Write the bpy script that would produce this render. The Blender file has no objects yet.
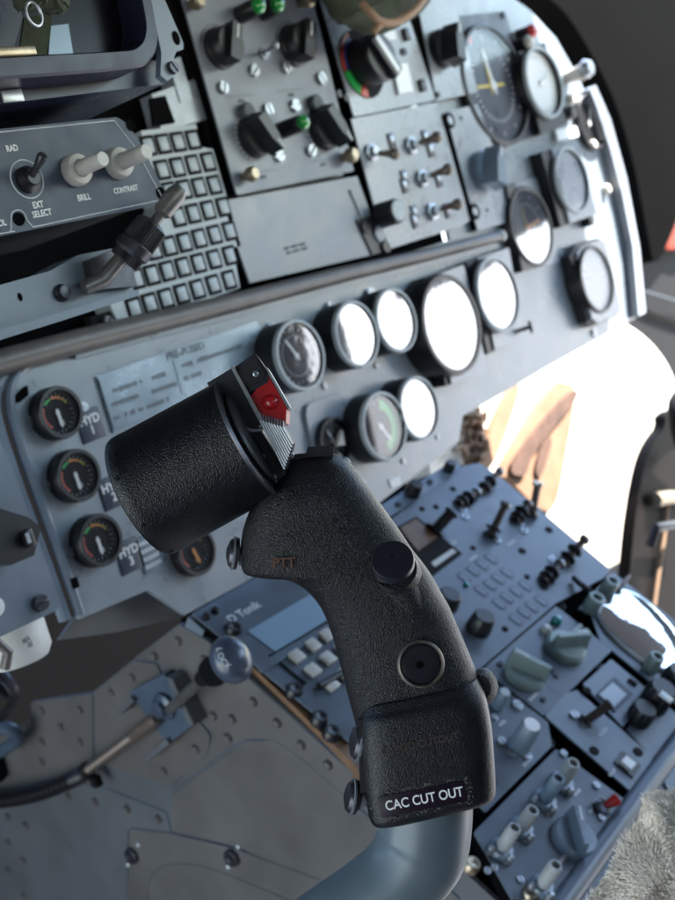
import bpy, bmesh, math, random
from mathutils import Vector, Matrix
random.seed(7)
PI = math.pi
S = bpy.context.scene
COL = S.collection
# ------------------------------------------------------------------ camera geometry
F = 1200.0; CX, CY = 337.5, 450.0
CAM = Vector((0, 0, 2.0))
_v = Vector((2100, 7500, 1200)).normalized()
_u = Vector((973, -464, 1200)); _u = (_u - _v * _u.dot(_v)).normalized()
_w = _u.cross(_v)
def cw(c):                                  # camera (right, down, forward) -> world
    return Vector((c.dot(_u), c.dot(_w), -c.dot(_v)))
RT = cw(Vector((1, 0, 0))); DN = cw(Vector((0, 1, 0))); FW = cw(Vector((0, 0, 1)))
def ray(x, y): return cw(Vector(((x - CX) / F, (y - CY) / F, 1)))
def proj(p):
    d = p - CAM; z = d.dot(FW)
    return Vector((CX + F * d.dot(RT) / z, CY + F * d.dot(DN) / z))
cd = bpy.data.cameras.new('camera'); cam = bpy.data.objects.new('camera', cd); COL.objects.link(cam)
m3 = Matrix((RT, -DN, -FW)).transposed()
cam.matrix_world = Matrix.Translation(CAM) @ m3.to_4x4()
cd.sensor_fit = 'VERTICAL'; cd.sensor_height = 36; cd.sensor_width = 27; cd.lens = 48
cd.clip_start = .02; cd.clip_end = 5000
cd.dof.use_dof = True; cd.dof.focus_distance = .5; cd.dof.aperture_fstop = 15
S.camera = cam

# ------------------------------------------------------------------ materials
def nt(name):
    m = bpy.data.materials.new(name); m.use_nodes = True
    return m, m.node_tree, m.node_tree.nodes['Principled BSDF']
def mat(name, c, rough=.5, metal=0, spec=.5, var=0, vs=40, bump=0, bs=600, bd=.0004, coat=0, c2=None, wear=0, ws=60, wc=(.5,.5,.5), rv=0, voro=False):
    m, t, p = nt(name); N = t.nodes; L = t.links
    p.inputs['Base Color'].default_value = (*c, 1); p.inputs['Roughness'].default_value = rough
    p.inputs['Metallic'].default_value = metal; p.inputs['Specular IOR Level'].default_value = spec
    p.inputs['Coat Weight'].default_value = coat; p.inputs['Coat Roughness'].default_value = .15
    tc = N.new('ShaderNodeTexCoord'); out = None
    if var or wear:
        n = N.new('ShaderNodeTexNoise'); n.inputs['Scale'].default_value = vs; n.inputs['Detail'].default_value = 8; n.inputs['Roughness'].default_value = .65
        L.new(tc.outputs['Object'], n.inputs['Vector'])
        mx = N.new('ShaderNodeMix'); mx.data_type = 'RGBA'
        a = c2 if c2 else tuple(v * (1 - var) for v in c)
        b = c if c2 else tuple(min(1, v * (1 + var)) for v in c)
        mr = N.new('ShaderNodeMapRange'); mr.inputs[1].default_value = .3; mr.inputs[2].default_value = .7
        L.new(n.outputs['Fac'], mr.inputs[0]); L.new(mr.outputs[0], mx.inputs[0])
        mx.inputs[6].default_value = (*a, 1); mx.inputs[7].default_value = (*b, 1)
        out = mx.outputs[2]
        if wear:
            n2 = N.new('ShaderNodeTexNoise'); n2.inputs['Scale'].default_value = ws; n2.inputs['Detail'].default_value = 10; n2.inputs['Roughness'].default_value = .8
            L.new(tc.outputs['Object'], n2.inputs['Vector'])
            r2 = N.new('ShaderNodeMapRange'); r2.inputs[1].default_value = 1 - wear; r2.inputs[2].default_value = 1 - wear + .06
            L.new(n2.outputs['Fac'], r2.inputs[0])
            m2 = N.new('ShaderNodeMix'); m2.data_type = 'RGBA'; L.new(r2.outputs[0], m2.inputs[0]); L.new(out, m2.inputs[6]); m2.inputs[7].default_value = (*wc, 1)
            out = m2.outputs[2]
        L.new(out, p.inputs['Base Color'])
        if rv:
            r3 = N.new('ShaderNodeMapRange'); r3.inputs[1].default_value = .3; r3.inputs[2].default_value = .7
            r3.inputs[3].default_value = max(0, rough - rv); r3.inputs[4].default_value = rough + rv
            L.new(n.outputs['Fac'], r3.inputs[0]); L.new(r3.outputs[0], p.inputs['Roughness'])
    if bump:
        bn = N.new('ShaderNodeBump'); bn.inputs['Strength'].default_value = bump; bn.inputs['Distance'].default_value = bd
        if voro:
            x = N.new('ShaderNodeTexVoronoi'); x.feature = 'SMOOTH_F1'; x.inputs['Scale'].default_value = bs
            L.new(tc.outputs['Object'], x.inputs['Vector'])
            y = N.new('ShaderNodeTexNoise'); y.inputs['Scale'].default_value = bs * .35; y.inputs['Detail'].default_value = 5
            L.new(tc.outputs['Object'], y.inputs['Vector'])
            a = N.new('ShaderNodeMath'); a.operation = 'MULTIPLY_ADD'; a.inputs[1].default_value = -1.1
            L.new(x.outputs['Distance'], a.inputs[0]); L.new(y.outputs['Fac'], a.inputs[2]); L.new(a.outputs[0], bn.inputs['Height'])
        else:
            x = N.new('ShaderNodeTexNoise'); x.inputs['Scale'].default_value = bs; x.inputs['Detail'].default_value = 5
            L.new(tc.outputs['Object'], x.inputs['Vector']); L.new(x.outputs['Fac'], bn.inputs['Height'])
        L.new(bn.outputs[0], p.inputs['Normal'])
    return m
def glassmat(name, refl, rough=.03, tint=(1, 1, 1), blot=0):
    m = bpy.data.materials.new(name); m.use_nodes = True; t = m.node_tree; N = t.nodes; L = t.links
    N.remove(N['Principled BSDF'])
    a = N.new('ShaderNodeBsdfTransparent'); a.inputs[0].default_value = (*tint, 1)
    g = N.new('ShaderNodeBsdfGlossy'); g.inputs['Roughness'].default_value = rough; g.inputs[0].default_value = (.95, .97, 1, 1)
    x = N.new('ShaderNodeMixShader'); x.inputs[0].default_value = refl
    L.new(a.outputs[0], x.inputs[1]); L.new(g.outputs[0], x.inputs[2]); L.new(x.outputs[0], N['Material Output'].inputs[0])
    if blot:
        tc = N.new('ShaderNodeTexCoord'); n = N.new('ShaderNodeTexNoise'); n.inputs['Scale'].default_value = 60; n.inputs['Detail'].default_value = 3
        L.new(tc.outputs['Object'], n.inputs['Vector'])
        b = N.new('ShaderNodeBump'); b.inputs['Strength'].default_value = blot; b.inputs['Distance'].default_value = .002
        L.new(n.outputs['Fac'], b.inputs['Height']); L.new(b.outputs[0], g.inputs['Normal'])
    return m
M = {}
M['panel'] = mat('panel_paint', (.21, .245, .28), .31, spec=1.0, var=.10, vs=30, bump=.15, bs=900, bd=.0003, rv=.08, wear=.25, ws=90, wc=(.33, .36, .4))
M['panel2'] = mat('avionics_paint', (.235, .262, .305), .30, spec=1.0, var=.10, vs=45, bump=.15, bs=900, bd=.0003, rv=.08, wear=.27, ws=120, wc=(.4, .42, .46))
M['radiog'] = mat('radio_box_paint', (.145, .160, .195), .36, spec=.6, var=.12, vs=45, bump=.15, bs=900, bd=.0003, rv=.08, wear=.28, ws=120, wc=(.28, .30, .34))
M['blankg'] = mat('blank_plate_paint', (.19, .205, .235), .36, spec=.7, var=.16, vs=35, bump=.15, bs=900, bd=.0003, rv=.08, wear=.3, ws=90, wc=(.28, .30, .34))
M['blueg'] = mat('blue_grey_paint', (.13, .165, .21), .38, spec=.6, var=.14, vs=25, bump=.15, bs=700, bd=.0003, rv=.1, wear=.27, ws=70, wc=(.3, .33, .37))
M['console'] = mat('console_paint', (.09, .115, .148), .34, spec=.5, var=.12, vs=40, bump=.15, bs=900, bd=.0003, rv=.08, wear=.26, ws=100, wc=(.33, .38, .45))
M['boxdark'] = mat('control_box_paint', (.034, .046, .075), .42, spec=.35, var=.12, vs=60, bump=.2, bs=1500, bd=.0002, rv=.08)
M['black'] = mat('black_plastic', (.010, .010, .013), .38, var=.2, vs=80, bump=.1, bs=900, bd=.0002)
M['matte'] = mat('matt_black', (.005, .005, .006), .8, spec=.2, var=.2, vs=30)
M['void'] = mat('recess_shade_black', (.0025, .0025, .003), .9, spec=.05)  # near-black base puts the shade of gaps and recesses into the colour
M['navy'] = mat('dark_blue_paint', (.013, .016, .036), .33, spec=.4, var=.2, vs=40, bump=.2, bs=800, bd=.0002, rv=.1, wear=.26, ws=80, wc=(.14, .15, .2))
M['bluedial'] = mat('dial_blue', (.02, .035, .07), .35)
M['white'] = mat('white_paint', (.78, .78, .78), .5)
M['whiteglow'] = mat('white_lens_and_glare', (.82, .84, .86), .25)
M['offwhite'] = mat('off_white_lettering', (.6, .63, .66), .5)
M['key'] = mat('key_cap', (.33, .37, .40), .35, var=.12, vs=200, rv=.08, coat=0)
M['keyf'] = mat('key_frame', (.36, .40, .42), .4, var=.1, vs=80)
M['cream'] = mat('cream_knob_plastic', (.50, .48, .44), .42, var=.10, vs=150)
M['steel'] = mat('steel', (.36, .38, .41), .36, metal=.8, var=.15, vs=300, bump=.1, bs=900)
M['brass'] = mat('worn_brass', (.34, .28, .20), .38, metal=.85, var=.2, vs=300)
M['bronze'] = mat('bronze_lever', (.20, .165, .14), .34, metal=.6, var=.25, vs=200)
M['darkmetal'] = mat('dark_metal', (.06, .06, .07), .35, metal=.7, var=.2, vs=200, bump=.1)
M['green'] = mat('green_lamp', (.01, .25, .04), .15, coat=.6)
M['greenarc'] = mat('green_paint', (.02, .42, .08), .4)
M['redarc'] = mat('red_paint', (.5, .05, .02), .4)
M['bluearc'] = mat('blue_paint', (.03, .06, .3), .4)
M['orange'] = mat('orange_paint', (.65, .22, .03), .4)
M['yellow'] = mat('yellow_paint', (.6, .45, .05), .4)
M['teal'] = mat('teal_lamp', (.01, .22, .19), .2, coat=.5)
M['red'] = mat('red_guard_plastic', (.40, .008, .012), .28, var=.15, vs=120, coat=.4)
M['redknob'] = mat('red_knob', (.45, .02, .02), .3, coat=.3)
M['olive'] = mat('olive_cloth', (.035, .045, .025), .85, var=.3, vs=80, bump=.5, bs=900, bd=.0006)
M['cord'] = mat('tan_cord', (.28, .17, .10), .7, var=.2, vs=400, bump=.5, bs=1500)
M['grip'] = mat('crackle_black_grip', (.0030, .0034, .0052), .33, spec=.36, rv=.09, var=.25, vs=60, bump=.9, bs=2600, bd=.0004, voro=True)
M['drum'] = mat('black_drum_paint', (.0030, .0034, .0052), .30, spec=.40, var=.2, vs=60, bump=.8, bs=2400, bd=.0003, voro=True)
M['gripbase'] = mat('scuffed_black_base', (.0034, .0042, .0075), .35, spec=.38, var=.25, vs=60, bump=.55, bs=2500, bd=.0004, voro=True, wear=.29, ws=220, wc=(.07, .07, .075))
M['rubber'] = mat('dark_rubber', (.010, .011, .018), .38, var=.2, vs=90, bump=.15, bs=500)
M['faded'] = mat('faded_orange_lettering', (.085, .034, .018), .7, var=.7, vs=900)
M['faint'] = mat('worn_orange_lettering', (.038, .022, .017), .7, var=.8, vs=700)
M['ringtan'] = mat('worn_ring', (.14, .12, .105), .4, metal=.4, var=.3, vs=400)
M['label'] = mat('label_tape', (.010, .004, .012), .3, var=.3, vs=200)
M['scuff'] = mat('scuff', (.09, .085, .085), .6, var=.5, vs=900)
M['stick'] = mat('blue_grey_stick_paint', (.095, .13, .155), .40, var=.12, vs=40, bump=.25, bs=60, bd=.0006, rv=.08, wear=.25, ws=120, wc=(.2, .24, .26))
M['plate'] = mat('brown_grey_floor_paint', (.10, .095, .093), .42, var=.16, vs=12, bump=.15, bs=300, bd=.0005, rv=.1, wear=.24, ws=60, wc=(.2, .19, .19))
M['plateb'] = mat('blue_floor_paint', (.085, .092, .102), .52, var=.16, vs=12, bump=.15, bs=300, bd=.0005, rv=.1)
M['bluebr'] = mat('blue_bracket_paint', (.05, .075, .11), .45, var=.2, vs=60)
M['ball'] = mat('blue_grey_ball', (.05, .065, .10), .28, var=.15, vs=90, bump=.1, bs=500, coat=.15)
M['wood'] = mat('tan_trim', (.16, .085, .045), .5, var=.3, vs=60, bump=.2, bs=400)
M['placard'] = mat('engraved_placard', (.33, .40, .46), .25, metal=.6, var=.03, vs=20, rv=.06)
M['ink'] = mat('worn_ink', (.07, .08, .09), .6, var=.3, vs=300)
M['lcd'] = mat('lcd_window', (.22, .34, .45), .25, coat=.4)
M['greyk'] = mat('grey_knob_plastic', (.30, .32, .33), .4, var=.12, vs=120)
M['lever'] = mat('dark_bronze_lever', (.055, .042, .038), .4, metal=.3, var=.25, vs=200)
M['lcdw'] = mat('sky_glare_window', (.55, .62, .70), .1, spec=1, coat=.5)  # pale gloss paint puts the sky's reflection into the colour
M['gunmetal'] = mat('worn_gunmetal', (.16, .155, .15), .38, metal=.6, var=.3, vs=200)
M['greyg'] = mat('grey_green_knob', (.20, .26, .25), .4, var=.12, vs=90, coat=.2)
M['bluek'] = mat('blue_grey_knob', (.13, .18, .24), .35, var=.12, vs=90, coat=.3)
M['rail'] = mat('brown_grey_rail', (.12, .105, .095), .42, var=.2, vs=40)
M['coaming'] = mat('coaming_leather', (.0018, .0017, .0016), .9, spec=.02, var=.25, vs=8, bump=.3, bs=250, bd=.001)  # near-black base stands in for shade on the sunlit hood
M['shell'] = mat('white_shell_paint', (.74, .69, .62), .5, var=.04, vs=6)
M['tan'] = mat('tan_shadow_paint', (.30, .17, .10), .8, var=.22, vs=25, bump=.5, bs=300, bd=.002)
M['tand'] = mat('dark_tan_shadow_paint', (.12, .065, .045), .85, var=.35, vs=60, bump=.6, bs=300, bd=.002)
M['fleece'] = mat('fleece_wool', (.80, .74, .66), .9, spec=.1, var=.2, vs=40)
M['bottle'] = mat('white_bottle', (.55, .56, .54), .45, var=.12, vs=60)
M['extg'] = mat('orange_fabric', (.55, .06, .02), .6, var=.2, vs=60)
M['postbrown'] = mat('door_post_paint', (.0055, .0038, .0032), .6, spec=.1, var=.25, vs=20)  # base kept near black in place of shade on the post
M['screen'] = mat('screen_glass', (.003, .003, .006), .25, spec=.2)
M['cabin'] = mat('cabin_lining', (.05, .05, .055), .8, var=.15, vs=4)
M['concrete'] = mat('apron_concrete', (.42, .41, .39), .85, var=.1, vs=.6, bump=.3, bs=30, bd=.005)
M['glass'] = glassmat('gauge_glass', .42, .06, blot=.04)
M['glassb'] = glassmat('gauge_glass_smeared', .20, .08, blot=.15)
M['glassd'] = glassmat('dark_gauge_glass', .10, .05); M['glassx'] = glassmat('coated_gauge_glass', .05, .05)
M['lensg'] = glassmat('lens_glass', .75, .04, blot=.15)
M['screeng'] = glassmat('screen_cover_glass', .25, .02)

# ------------------------------------------------------------------ mesh builder
def Mz(p, d=(0, 0, 1), roll=0):
    q = Vector(d).normalized().to_track_quat('Z', 'Y')
    return Matrix.Translation(Vector(p)) @ q.to_matrix().to_4x4() @ Matrix.Rotation(roll, 4, 'Z')
class MB:
    def __init__(s): s.bm = bmesh.new()
    def add(s, b, T=None, bev=0, seg=2):
        if bev > 0:
            e = [x for x in b.edges if len(x.link_faces) == 2 and x.calc_face_angle(0) > .5]
            if e: bmesh.ops.bevel(b, geom=e, offset=bev, segments=seg, affect='EDGES', profile=.5)
        if T is not None: b.transform(T)
        bmesh.ops.recalc_face_normals(b, faces=b.faces[:])
        me = bpy.data.meshes.new('tmp'); b.to_mesh(me); b.free(); s.bm.from_mesh(me); bpy.data.meshes.remove(me)
        return s
    def box(s, c, d, bev=0, T=None, seg=2):
        b = bmesh.new(); bmesh.ops.create_cube(b, size=1)
        b.transform(Matrix.Translation(Vector(c)) @ Matrix.Diagonal((*d, 1)))
        return s.add(b, T, bev, seg)
    def prism(s, pts, z0, z1, bev=0, T=None, pts1=None, seg=2):
        b = bmesh.new(); n = len(pts); p1 = pts1 or pts
        lo = [b.verts.new((p[0], p[1], z0)) for p in pts]; hi = [b.verts.new((p[0], p[1], z1)) for p in p1]
        b.faces.new(lo[::-1]); b.faces.new(hi)
        for i in range(n): b.faces.new((lo[i], lo[(i + 1) % n], hi[(i + 1) % n], hi[i]))
        return s.add(b, T, bev, seg)
    def lathe(s, prof, T=None, seg=32, knurl=0, kn=0, sx=1, sy=1):
        b = bmesh.new(); rings = []
        for r, z in prof:
            if r < 1e-7: rings.append([b.verts.new((0, 0, z))]); continue
            ring = []
            for i in range(seg):
                rr = r * (1 + (knurl if (kn and i % 2) else 0)); a = 2 * PI * i / seg
                ring.append(b.verts.new((rr * math.cos(a) * sx, rr * math.sin(a) * sy, z)))
            rings.append(ring)
        for A, B in zip(rings, rings[1:]):
            if len(A) == 1 and len(B) == 1: continue
            for i in range(seg):
                j = (i + 1) % seg
                if len(A) == 1: b.faces.new((A[0], B[j], B[i]))
                elif len(B) == 1: b.faces.new((A[i], A[j], B[0]))
                else: b.faces.new((A[i], A[j], B[j], B[i]))
        return s.add(b, T)
    def tube(s, pts, r, seg=12, caps=True, flat=1):
        b = bmesh.new(); P = [Vector(p) for p in pts]; n = len(P); R = r if isinstance(r, (list, tuple)) else [r] * n
        rings = []; up = None
        for i in range(n):
            d = (P[min(n - 1, i + 1)] - P[max(0, i - 1)]).normalized()
            if up is None: up = d.orthogonal().normalized()
            up = (up - d * up.dot(d)).normalized(); sd = d.cross(up)
            rings.append([b.verts.new(P[i] + up * R[i] * math.cos(2 * PI * k / seg) + sd * R[i] * flat * math.sin(2 * PI * k / seg)) for k in range(seg)])
        for A, B in zip(rings, rings[1:]):
            for k in range(seg): b.faces.new((A[k], A[(k + 1) % seg], B[(k + 1) % seg], B[k]))
        if caps: b.faces.new(rings[0][::-1]); b.faces.new(rings[-1])
        return s.add(b)
    def rings(s, rr, caps=True):
        b = bmesh.new(); V = [[b.verts.new(p) for p in r] for r in rr]; n = len(V[0])
        for A, B in zip(V, V[1:]):
            for k in range(n): b.faces.new((A[k], A[(k + 1) % n], B[(k + 1) % n], B[k]))
        if caps: b.faces.new(V[0][::-1]); b.faces.new(V[-1])
        return s.add(b)
    def obj(s, name, m, parent=None, loc=None, label=None, ang=35):
        me = bpy.data.meshes.new(name); s.bm.to_mesh(me); s.bm.free()
        for p in me.polygons: p.use_smooth = True
        me.set_sharp_from_angle(angle=math.radians(ang))
        me.materials.append(M[m]); o = bpy.data.objects.new(name, me); COL.objects.link(o)
        if parent is not None: o.parent = parent.o if isinstance(parent, T) else parent
        if loc is not None: o.location = loc
        if label: o['label'] = label
        return o
def smooth(pts, n=6, closed=False):
    P = [Vector(p) for p in pts]; out = []; N = len(P)
    rng = range(N) if closed else range(N - 1)
    for i in rng:
        if closed: a, b, c, d = P[i - 1], P[i], P[(i + 1) % N], P[(i + 2) % N]
        else: a, b, c, d = P[max(0, i - 1)], P[i], P[i + 1], P[min(N - 1, i + 2)]
        for k in range(n):
            t = k / n
            out.append(.5 * ((2 * b) + (c - a) * t + (2 * a - 5 * b + 4 * c - d) * t * t + (3 * b - a - 3 * c + d) * t ** 3))
    if not closed: out.append(P[-1])
    return out
def roundpoly(pts, r, n=5):
    P = [Vector(p[:2]) for p in pts]; out = []; N = len(P)
    for i in range(N):
        a, b, c = P[i - 1], P[i], P[(i + 1) % N]
        u = (a - b); v = (c - b); k = min(r, u.length * .45, v.length * .45); u = b + u.normalized() * k; v = b + v.normalized() * k
        for j in range(n + 1):
            t = j / n; out.append((1 - t) ** 2 * u + 2 * t * (1 - t) * b + t * t * v)
    return out
# ------------------------------------------------------------------ frames: real planes of the cockpit
class Fr:
    def __init__(s, O, ex, ey):
        s.O = Vector(O); s.ex = Vector(ex).normalized(); s.ey = Vector(ey).normalized(); s.ez = s.ex.cross(s.ey)
        s.M = Matrix((s.ex, s.ey, s.ez)).transposed().to_4x4(); s.M.translation = s.O
    def loc(s, x, y, h=0):
        d = ray(x, y); t = (s.O + s.ez * h - CAM).dot(s.ez) / d.dot(s.ez)
        p = CAM + d * t - s.O
        return Vector((p.dot(s.ex), p.dot(s.ey), h))
    def w(s, l): return s.M @ Vector(l)
    def k(s, x, y, h=0): return (s.w(s.loc(x, y, h)) - CAM).dot(FW) / F
    def hfor(s, b, t, hmax=.12):
        l = s.loc(*b); best = (1e9, 0)
        for i in range(1, 200):
            h = hmax * i / 200; d = (proj(s.w((l.x, l.y, h))) - Vector(t)).length
            if d < best[0]: best = (d, h)
        return best[1]
YP = .674
c48, s48 = math.cos(math.radians(48)), math.sin(math.radians(48))
FP = Fr(CAM + Vector((.9, YP, 0)), (1, 0, 0), (0, 0, 1))
P0 = Fr.w(FP, FP.loc(240, 588)) + Vector((0, .02, 0))
FC = Fr(P0, (1, 0, 0), (0, s48, c48))
FB = Fr(CAM + Vector((.4, .475, 0)), (1, 0, 0), (0, 0, 1))
FM = Fr(CAM + Vector((.4, .44, 0)), (1, 0, 0), (0, 0, 1))
FS = Fr(CAM + Vector((.569, .8, -.3)), (0, -1, 0), (0, 0, 1))
GD = .5
FG = Fr(CAM + FW * GD, RT, -DN)
class T:                                        # a top-level thing: an Empty at its base in a frame
    def __init__(s, name, label, cat, fr, x=None, y=None, h=0, group=None, at=None):
        s.o = bpy.data.objects.new(name, None); COL.objects.link(s.o); s.o.empty_display_size = .02
        s.fr = fr; s.c = Vector(at) if at is not None else fr.loc(x, y, h)
        s.o.matrix_world = fr.M @ Matrix.Translation(s.c)
        s.o['label'] = label; s.o['category'] = cat
        if group: s.o['group'] = group
    def l(s, x, y, h=0): return s.fr.loc(x, y, h) - Vector((s.c.x, s.c.y, s.c.z)) 
    def poly(s, pts, h=0, r=0):
        q = [s.l(x, y, h).to_2d() for x, y in pts]
        return roundpoly(q, r) if r else q
    def k(s, x, y, h=0): return s.fr.k(x, y, h)
def tag(o, label, cat, group=None, kind=None):
    if label: o['label'] = label
    if cat: o['category'] = cat
    if group: o['group'] = group
    if kind: o['kind'] = kind
def text(root, s, size, loc, m, name='lettering', rot=0, ext=.00012, bold=.022, align='CENTER', T4=None, sx=1):
    cu = bpy.data.curves.new('txt', 'FONT'); cu.body = s; cu.size = size; cu.extrude = ext; cu.offset = bold * size; cu.align_x = align; cu.align_y = 'CENTER'; cu.space_line = .85
    ob = bpy.data.objects.new('txt', cu); COL.objects.link(ob)
    me = bpy.data.meshes.new_from_object(ob.evaluated_get(bpy.context.evaluated_depsgraph_get()))
    bpy.data.objects.remove(ob); bpy.data.curves.remove(cu)
    me.name = name; me.materials.clear(); me.materials.append(M[m])
    o = bpy.data.objects.new(name, me); COL.objects.link(o)
    o.parent = root.o if isinstance(root, T) else root
    o.matrix_basis = T4 if T4 is not None else Matrix.Translation(Vector(loc)) @ Matrix.Rotation(rot, 4, 'Z') @ Matrix.Diagonal((sx, 1, 1, 1))
    return o
def dup_part(o, parent, loc, rot=None):
    c = o.copy(); COL.objects.link(c); c.parent = parent.o if isinstance(parent, T) else parent; c.location = loc
    if rot is not None: c.rotation_euler = rot
    return c
# shared small fittings -------------------------------------------------------
def screw_mesh(r, kind='steel', slot=True):
    b = MB(); b.lathe([(r, 0), (r, r * .3), (r * .8, r * .5), (0, r * .55)], seg=20)
    o = b.obj('screw', kind)
    return o
def boxed(t, pts, h, r=0, z0=-.012, name='faceplate', m='panel2', body='case', bm_='void', th=.0016):
    q = t.poly(pts, h, r=r); c = sum(q, Vector((0, 0))) / len(q)
    b = MB(); b.prism(q, h - th, h, bev=.0005); o = b.obj(name, m, t)
    b = MB(); b.prism([c + (p - c) * .985 for p in q], z0, h - th - .0001); b.obj(body, bm_, t)
    return o
_scr = {}
def screw(root, x, y, rpx, h=0, m='steel', ang=None):
    r = rpx * root.k(x, y, h); b = MB(); hh = r * .55
    b.lathe([(r, 0), (r, hh * .5), (r * .9, hh * .55), (0, hh * .55)], seg=20)
    a = random.uniform(0, PI) if ang is None else ang
    T4 = Matrix.Rotation(a, 4, 'Z')
    for sgn in (-1, 1):
        b.prism([(-r * .93, sgn * r * .17), (r * .93, sgn * r * .17), (r * .78, sgn * r * .55), (r * .4, sgn * r * .86), (-r * .4, sgn * r * .86), (-r * .78, sgn * r * .55)][::sgn], hh * .5, hh * 1.15, T=T4)
    return b.obj('screw', m, root, root.l(x, y, h))
def toggle(root, base, tip, h=.022, r=2.2, m='bronze', h0=0, name='toggle_lever'):
    k = root.k(*base); a = root.l(*base, h0); t = root.l(*tip, h); d = t - a
    n = MB(); n.lathe([(k * r * 2.3, 0), (k * r * 2.3, k * r * .9), (k * r * 1.5, k * r * 1.1), (k * r * 1.4, k * r * 2.2), (0, k * r * 2.2)], Mz((0, 0, 0), (0, 0, 1)), seg=6)
    nut = n.obj('switch_nut', 'steel', root, a)
    b = MB(); R = k * r
    L = d.length
    b.lathe([(R * .55, 0), (R * .62, L * .3), (R * .8, L * .55), (R * 1.0, L * .7)] + [(R * 1.5 * math.sin(a_), L - R * 1.1 - R * 1.5 * math.cos(a_)) for a_ in [.75 + i * .24 for i in range(10)]] + [(0, L + R * .4)], Mz((0, 0, 0), d), seg=18)
    return b.obj(name, m, root, a)
def knobcyl(root, base, tip, rpx, m, name='knob', skirt=1.0, flut=0, taper=.92, hollow=False, topm=None, h0=0, seg=40):
    k = root.k(*base); r = rpx * k; hgt = root.fr.hfor(base, tip); a = root.l(*base, h0)
    b = MB(); p = [(r * skirt, 0), (r * skirt, hgt * .12), (r, hgt * .18), (r * taper, hgt * .94), (r * taper * .9, hgt)]
    if hollow: p += [(r * taper * .62, hgt), (r * taper * .55, hgt * .72), (0, hgt * .72)]
    else: p += [(0, hgt)]
    b.lathe(p, seg=seg, knurl=-.05 if flut else 0, kn=flut)
    o = b.obj(name, m, root, a)
    if topm:
        c = MB(); c.lathe([(r * taper * .82, 0), (r * taper * .82, .0006), (0, .0007)], seg=28); c.obj('cap', topm, o, (0, 0, hgt))
    return o, hgt, r
def pointer(root, x, y, rpx, m, ang, hgt=.016, w=.5, tipm='white', skirt=1.0, h0=0, name='pointer_knob'):
    k = root.k(x, y); r = rpx * k; a = root.l(x, y, h0)
    b = MB(); b.lathe([(r, 0), (r, hgt * .3), (r * .9, hgt * .4), (0, hgt * .4)], seg=36)
    q = [(-r * .95, -r * w * .8), (-r * .9, r * w * .8), (r * .35, r * w * .7), (r * 1.12, r * .10), (r * 1.12, -r * .10), (r * .35, -r * w * .7)]
    q1 = [(v[0] * .93, v[1] * .62) for v in q]
    b.prism([Vector(v) for v in q][::-1], hgt * .3, hgt, bev=r * .05, pts1=[Vector(v) for v in q1][::-1])
    o = b.obj(name, m, root, a, ang=28); o.rotation_euler = (0, 0, ang)
    if tipm:
        c = MB(); c.box((r * .75, 0, hgt + .0002), (r * .5, r * .09, .0005)); c.obj('pointer_line', tipm, o)
    return o
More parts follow.
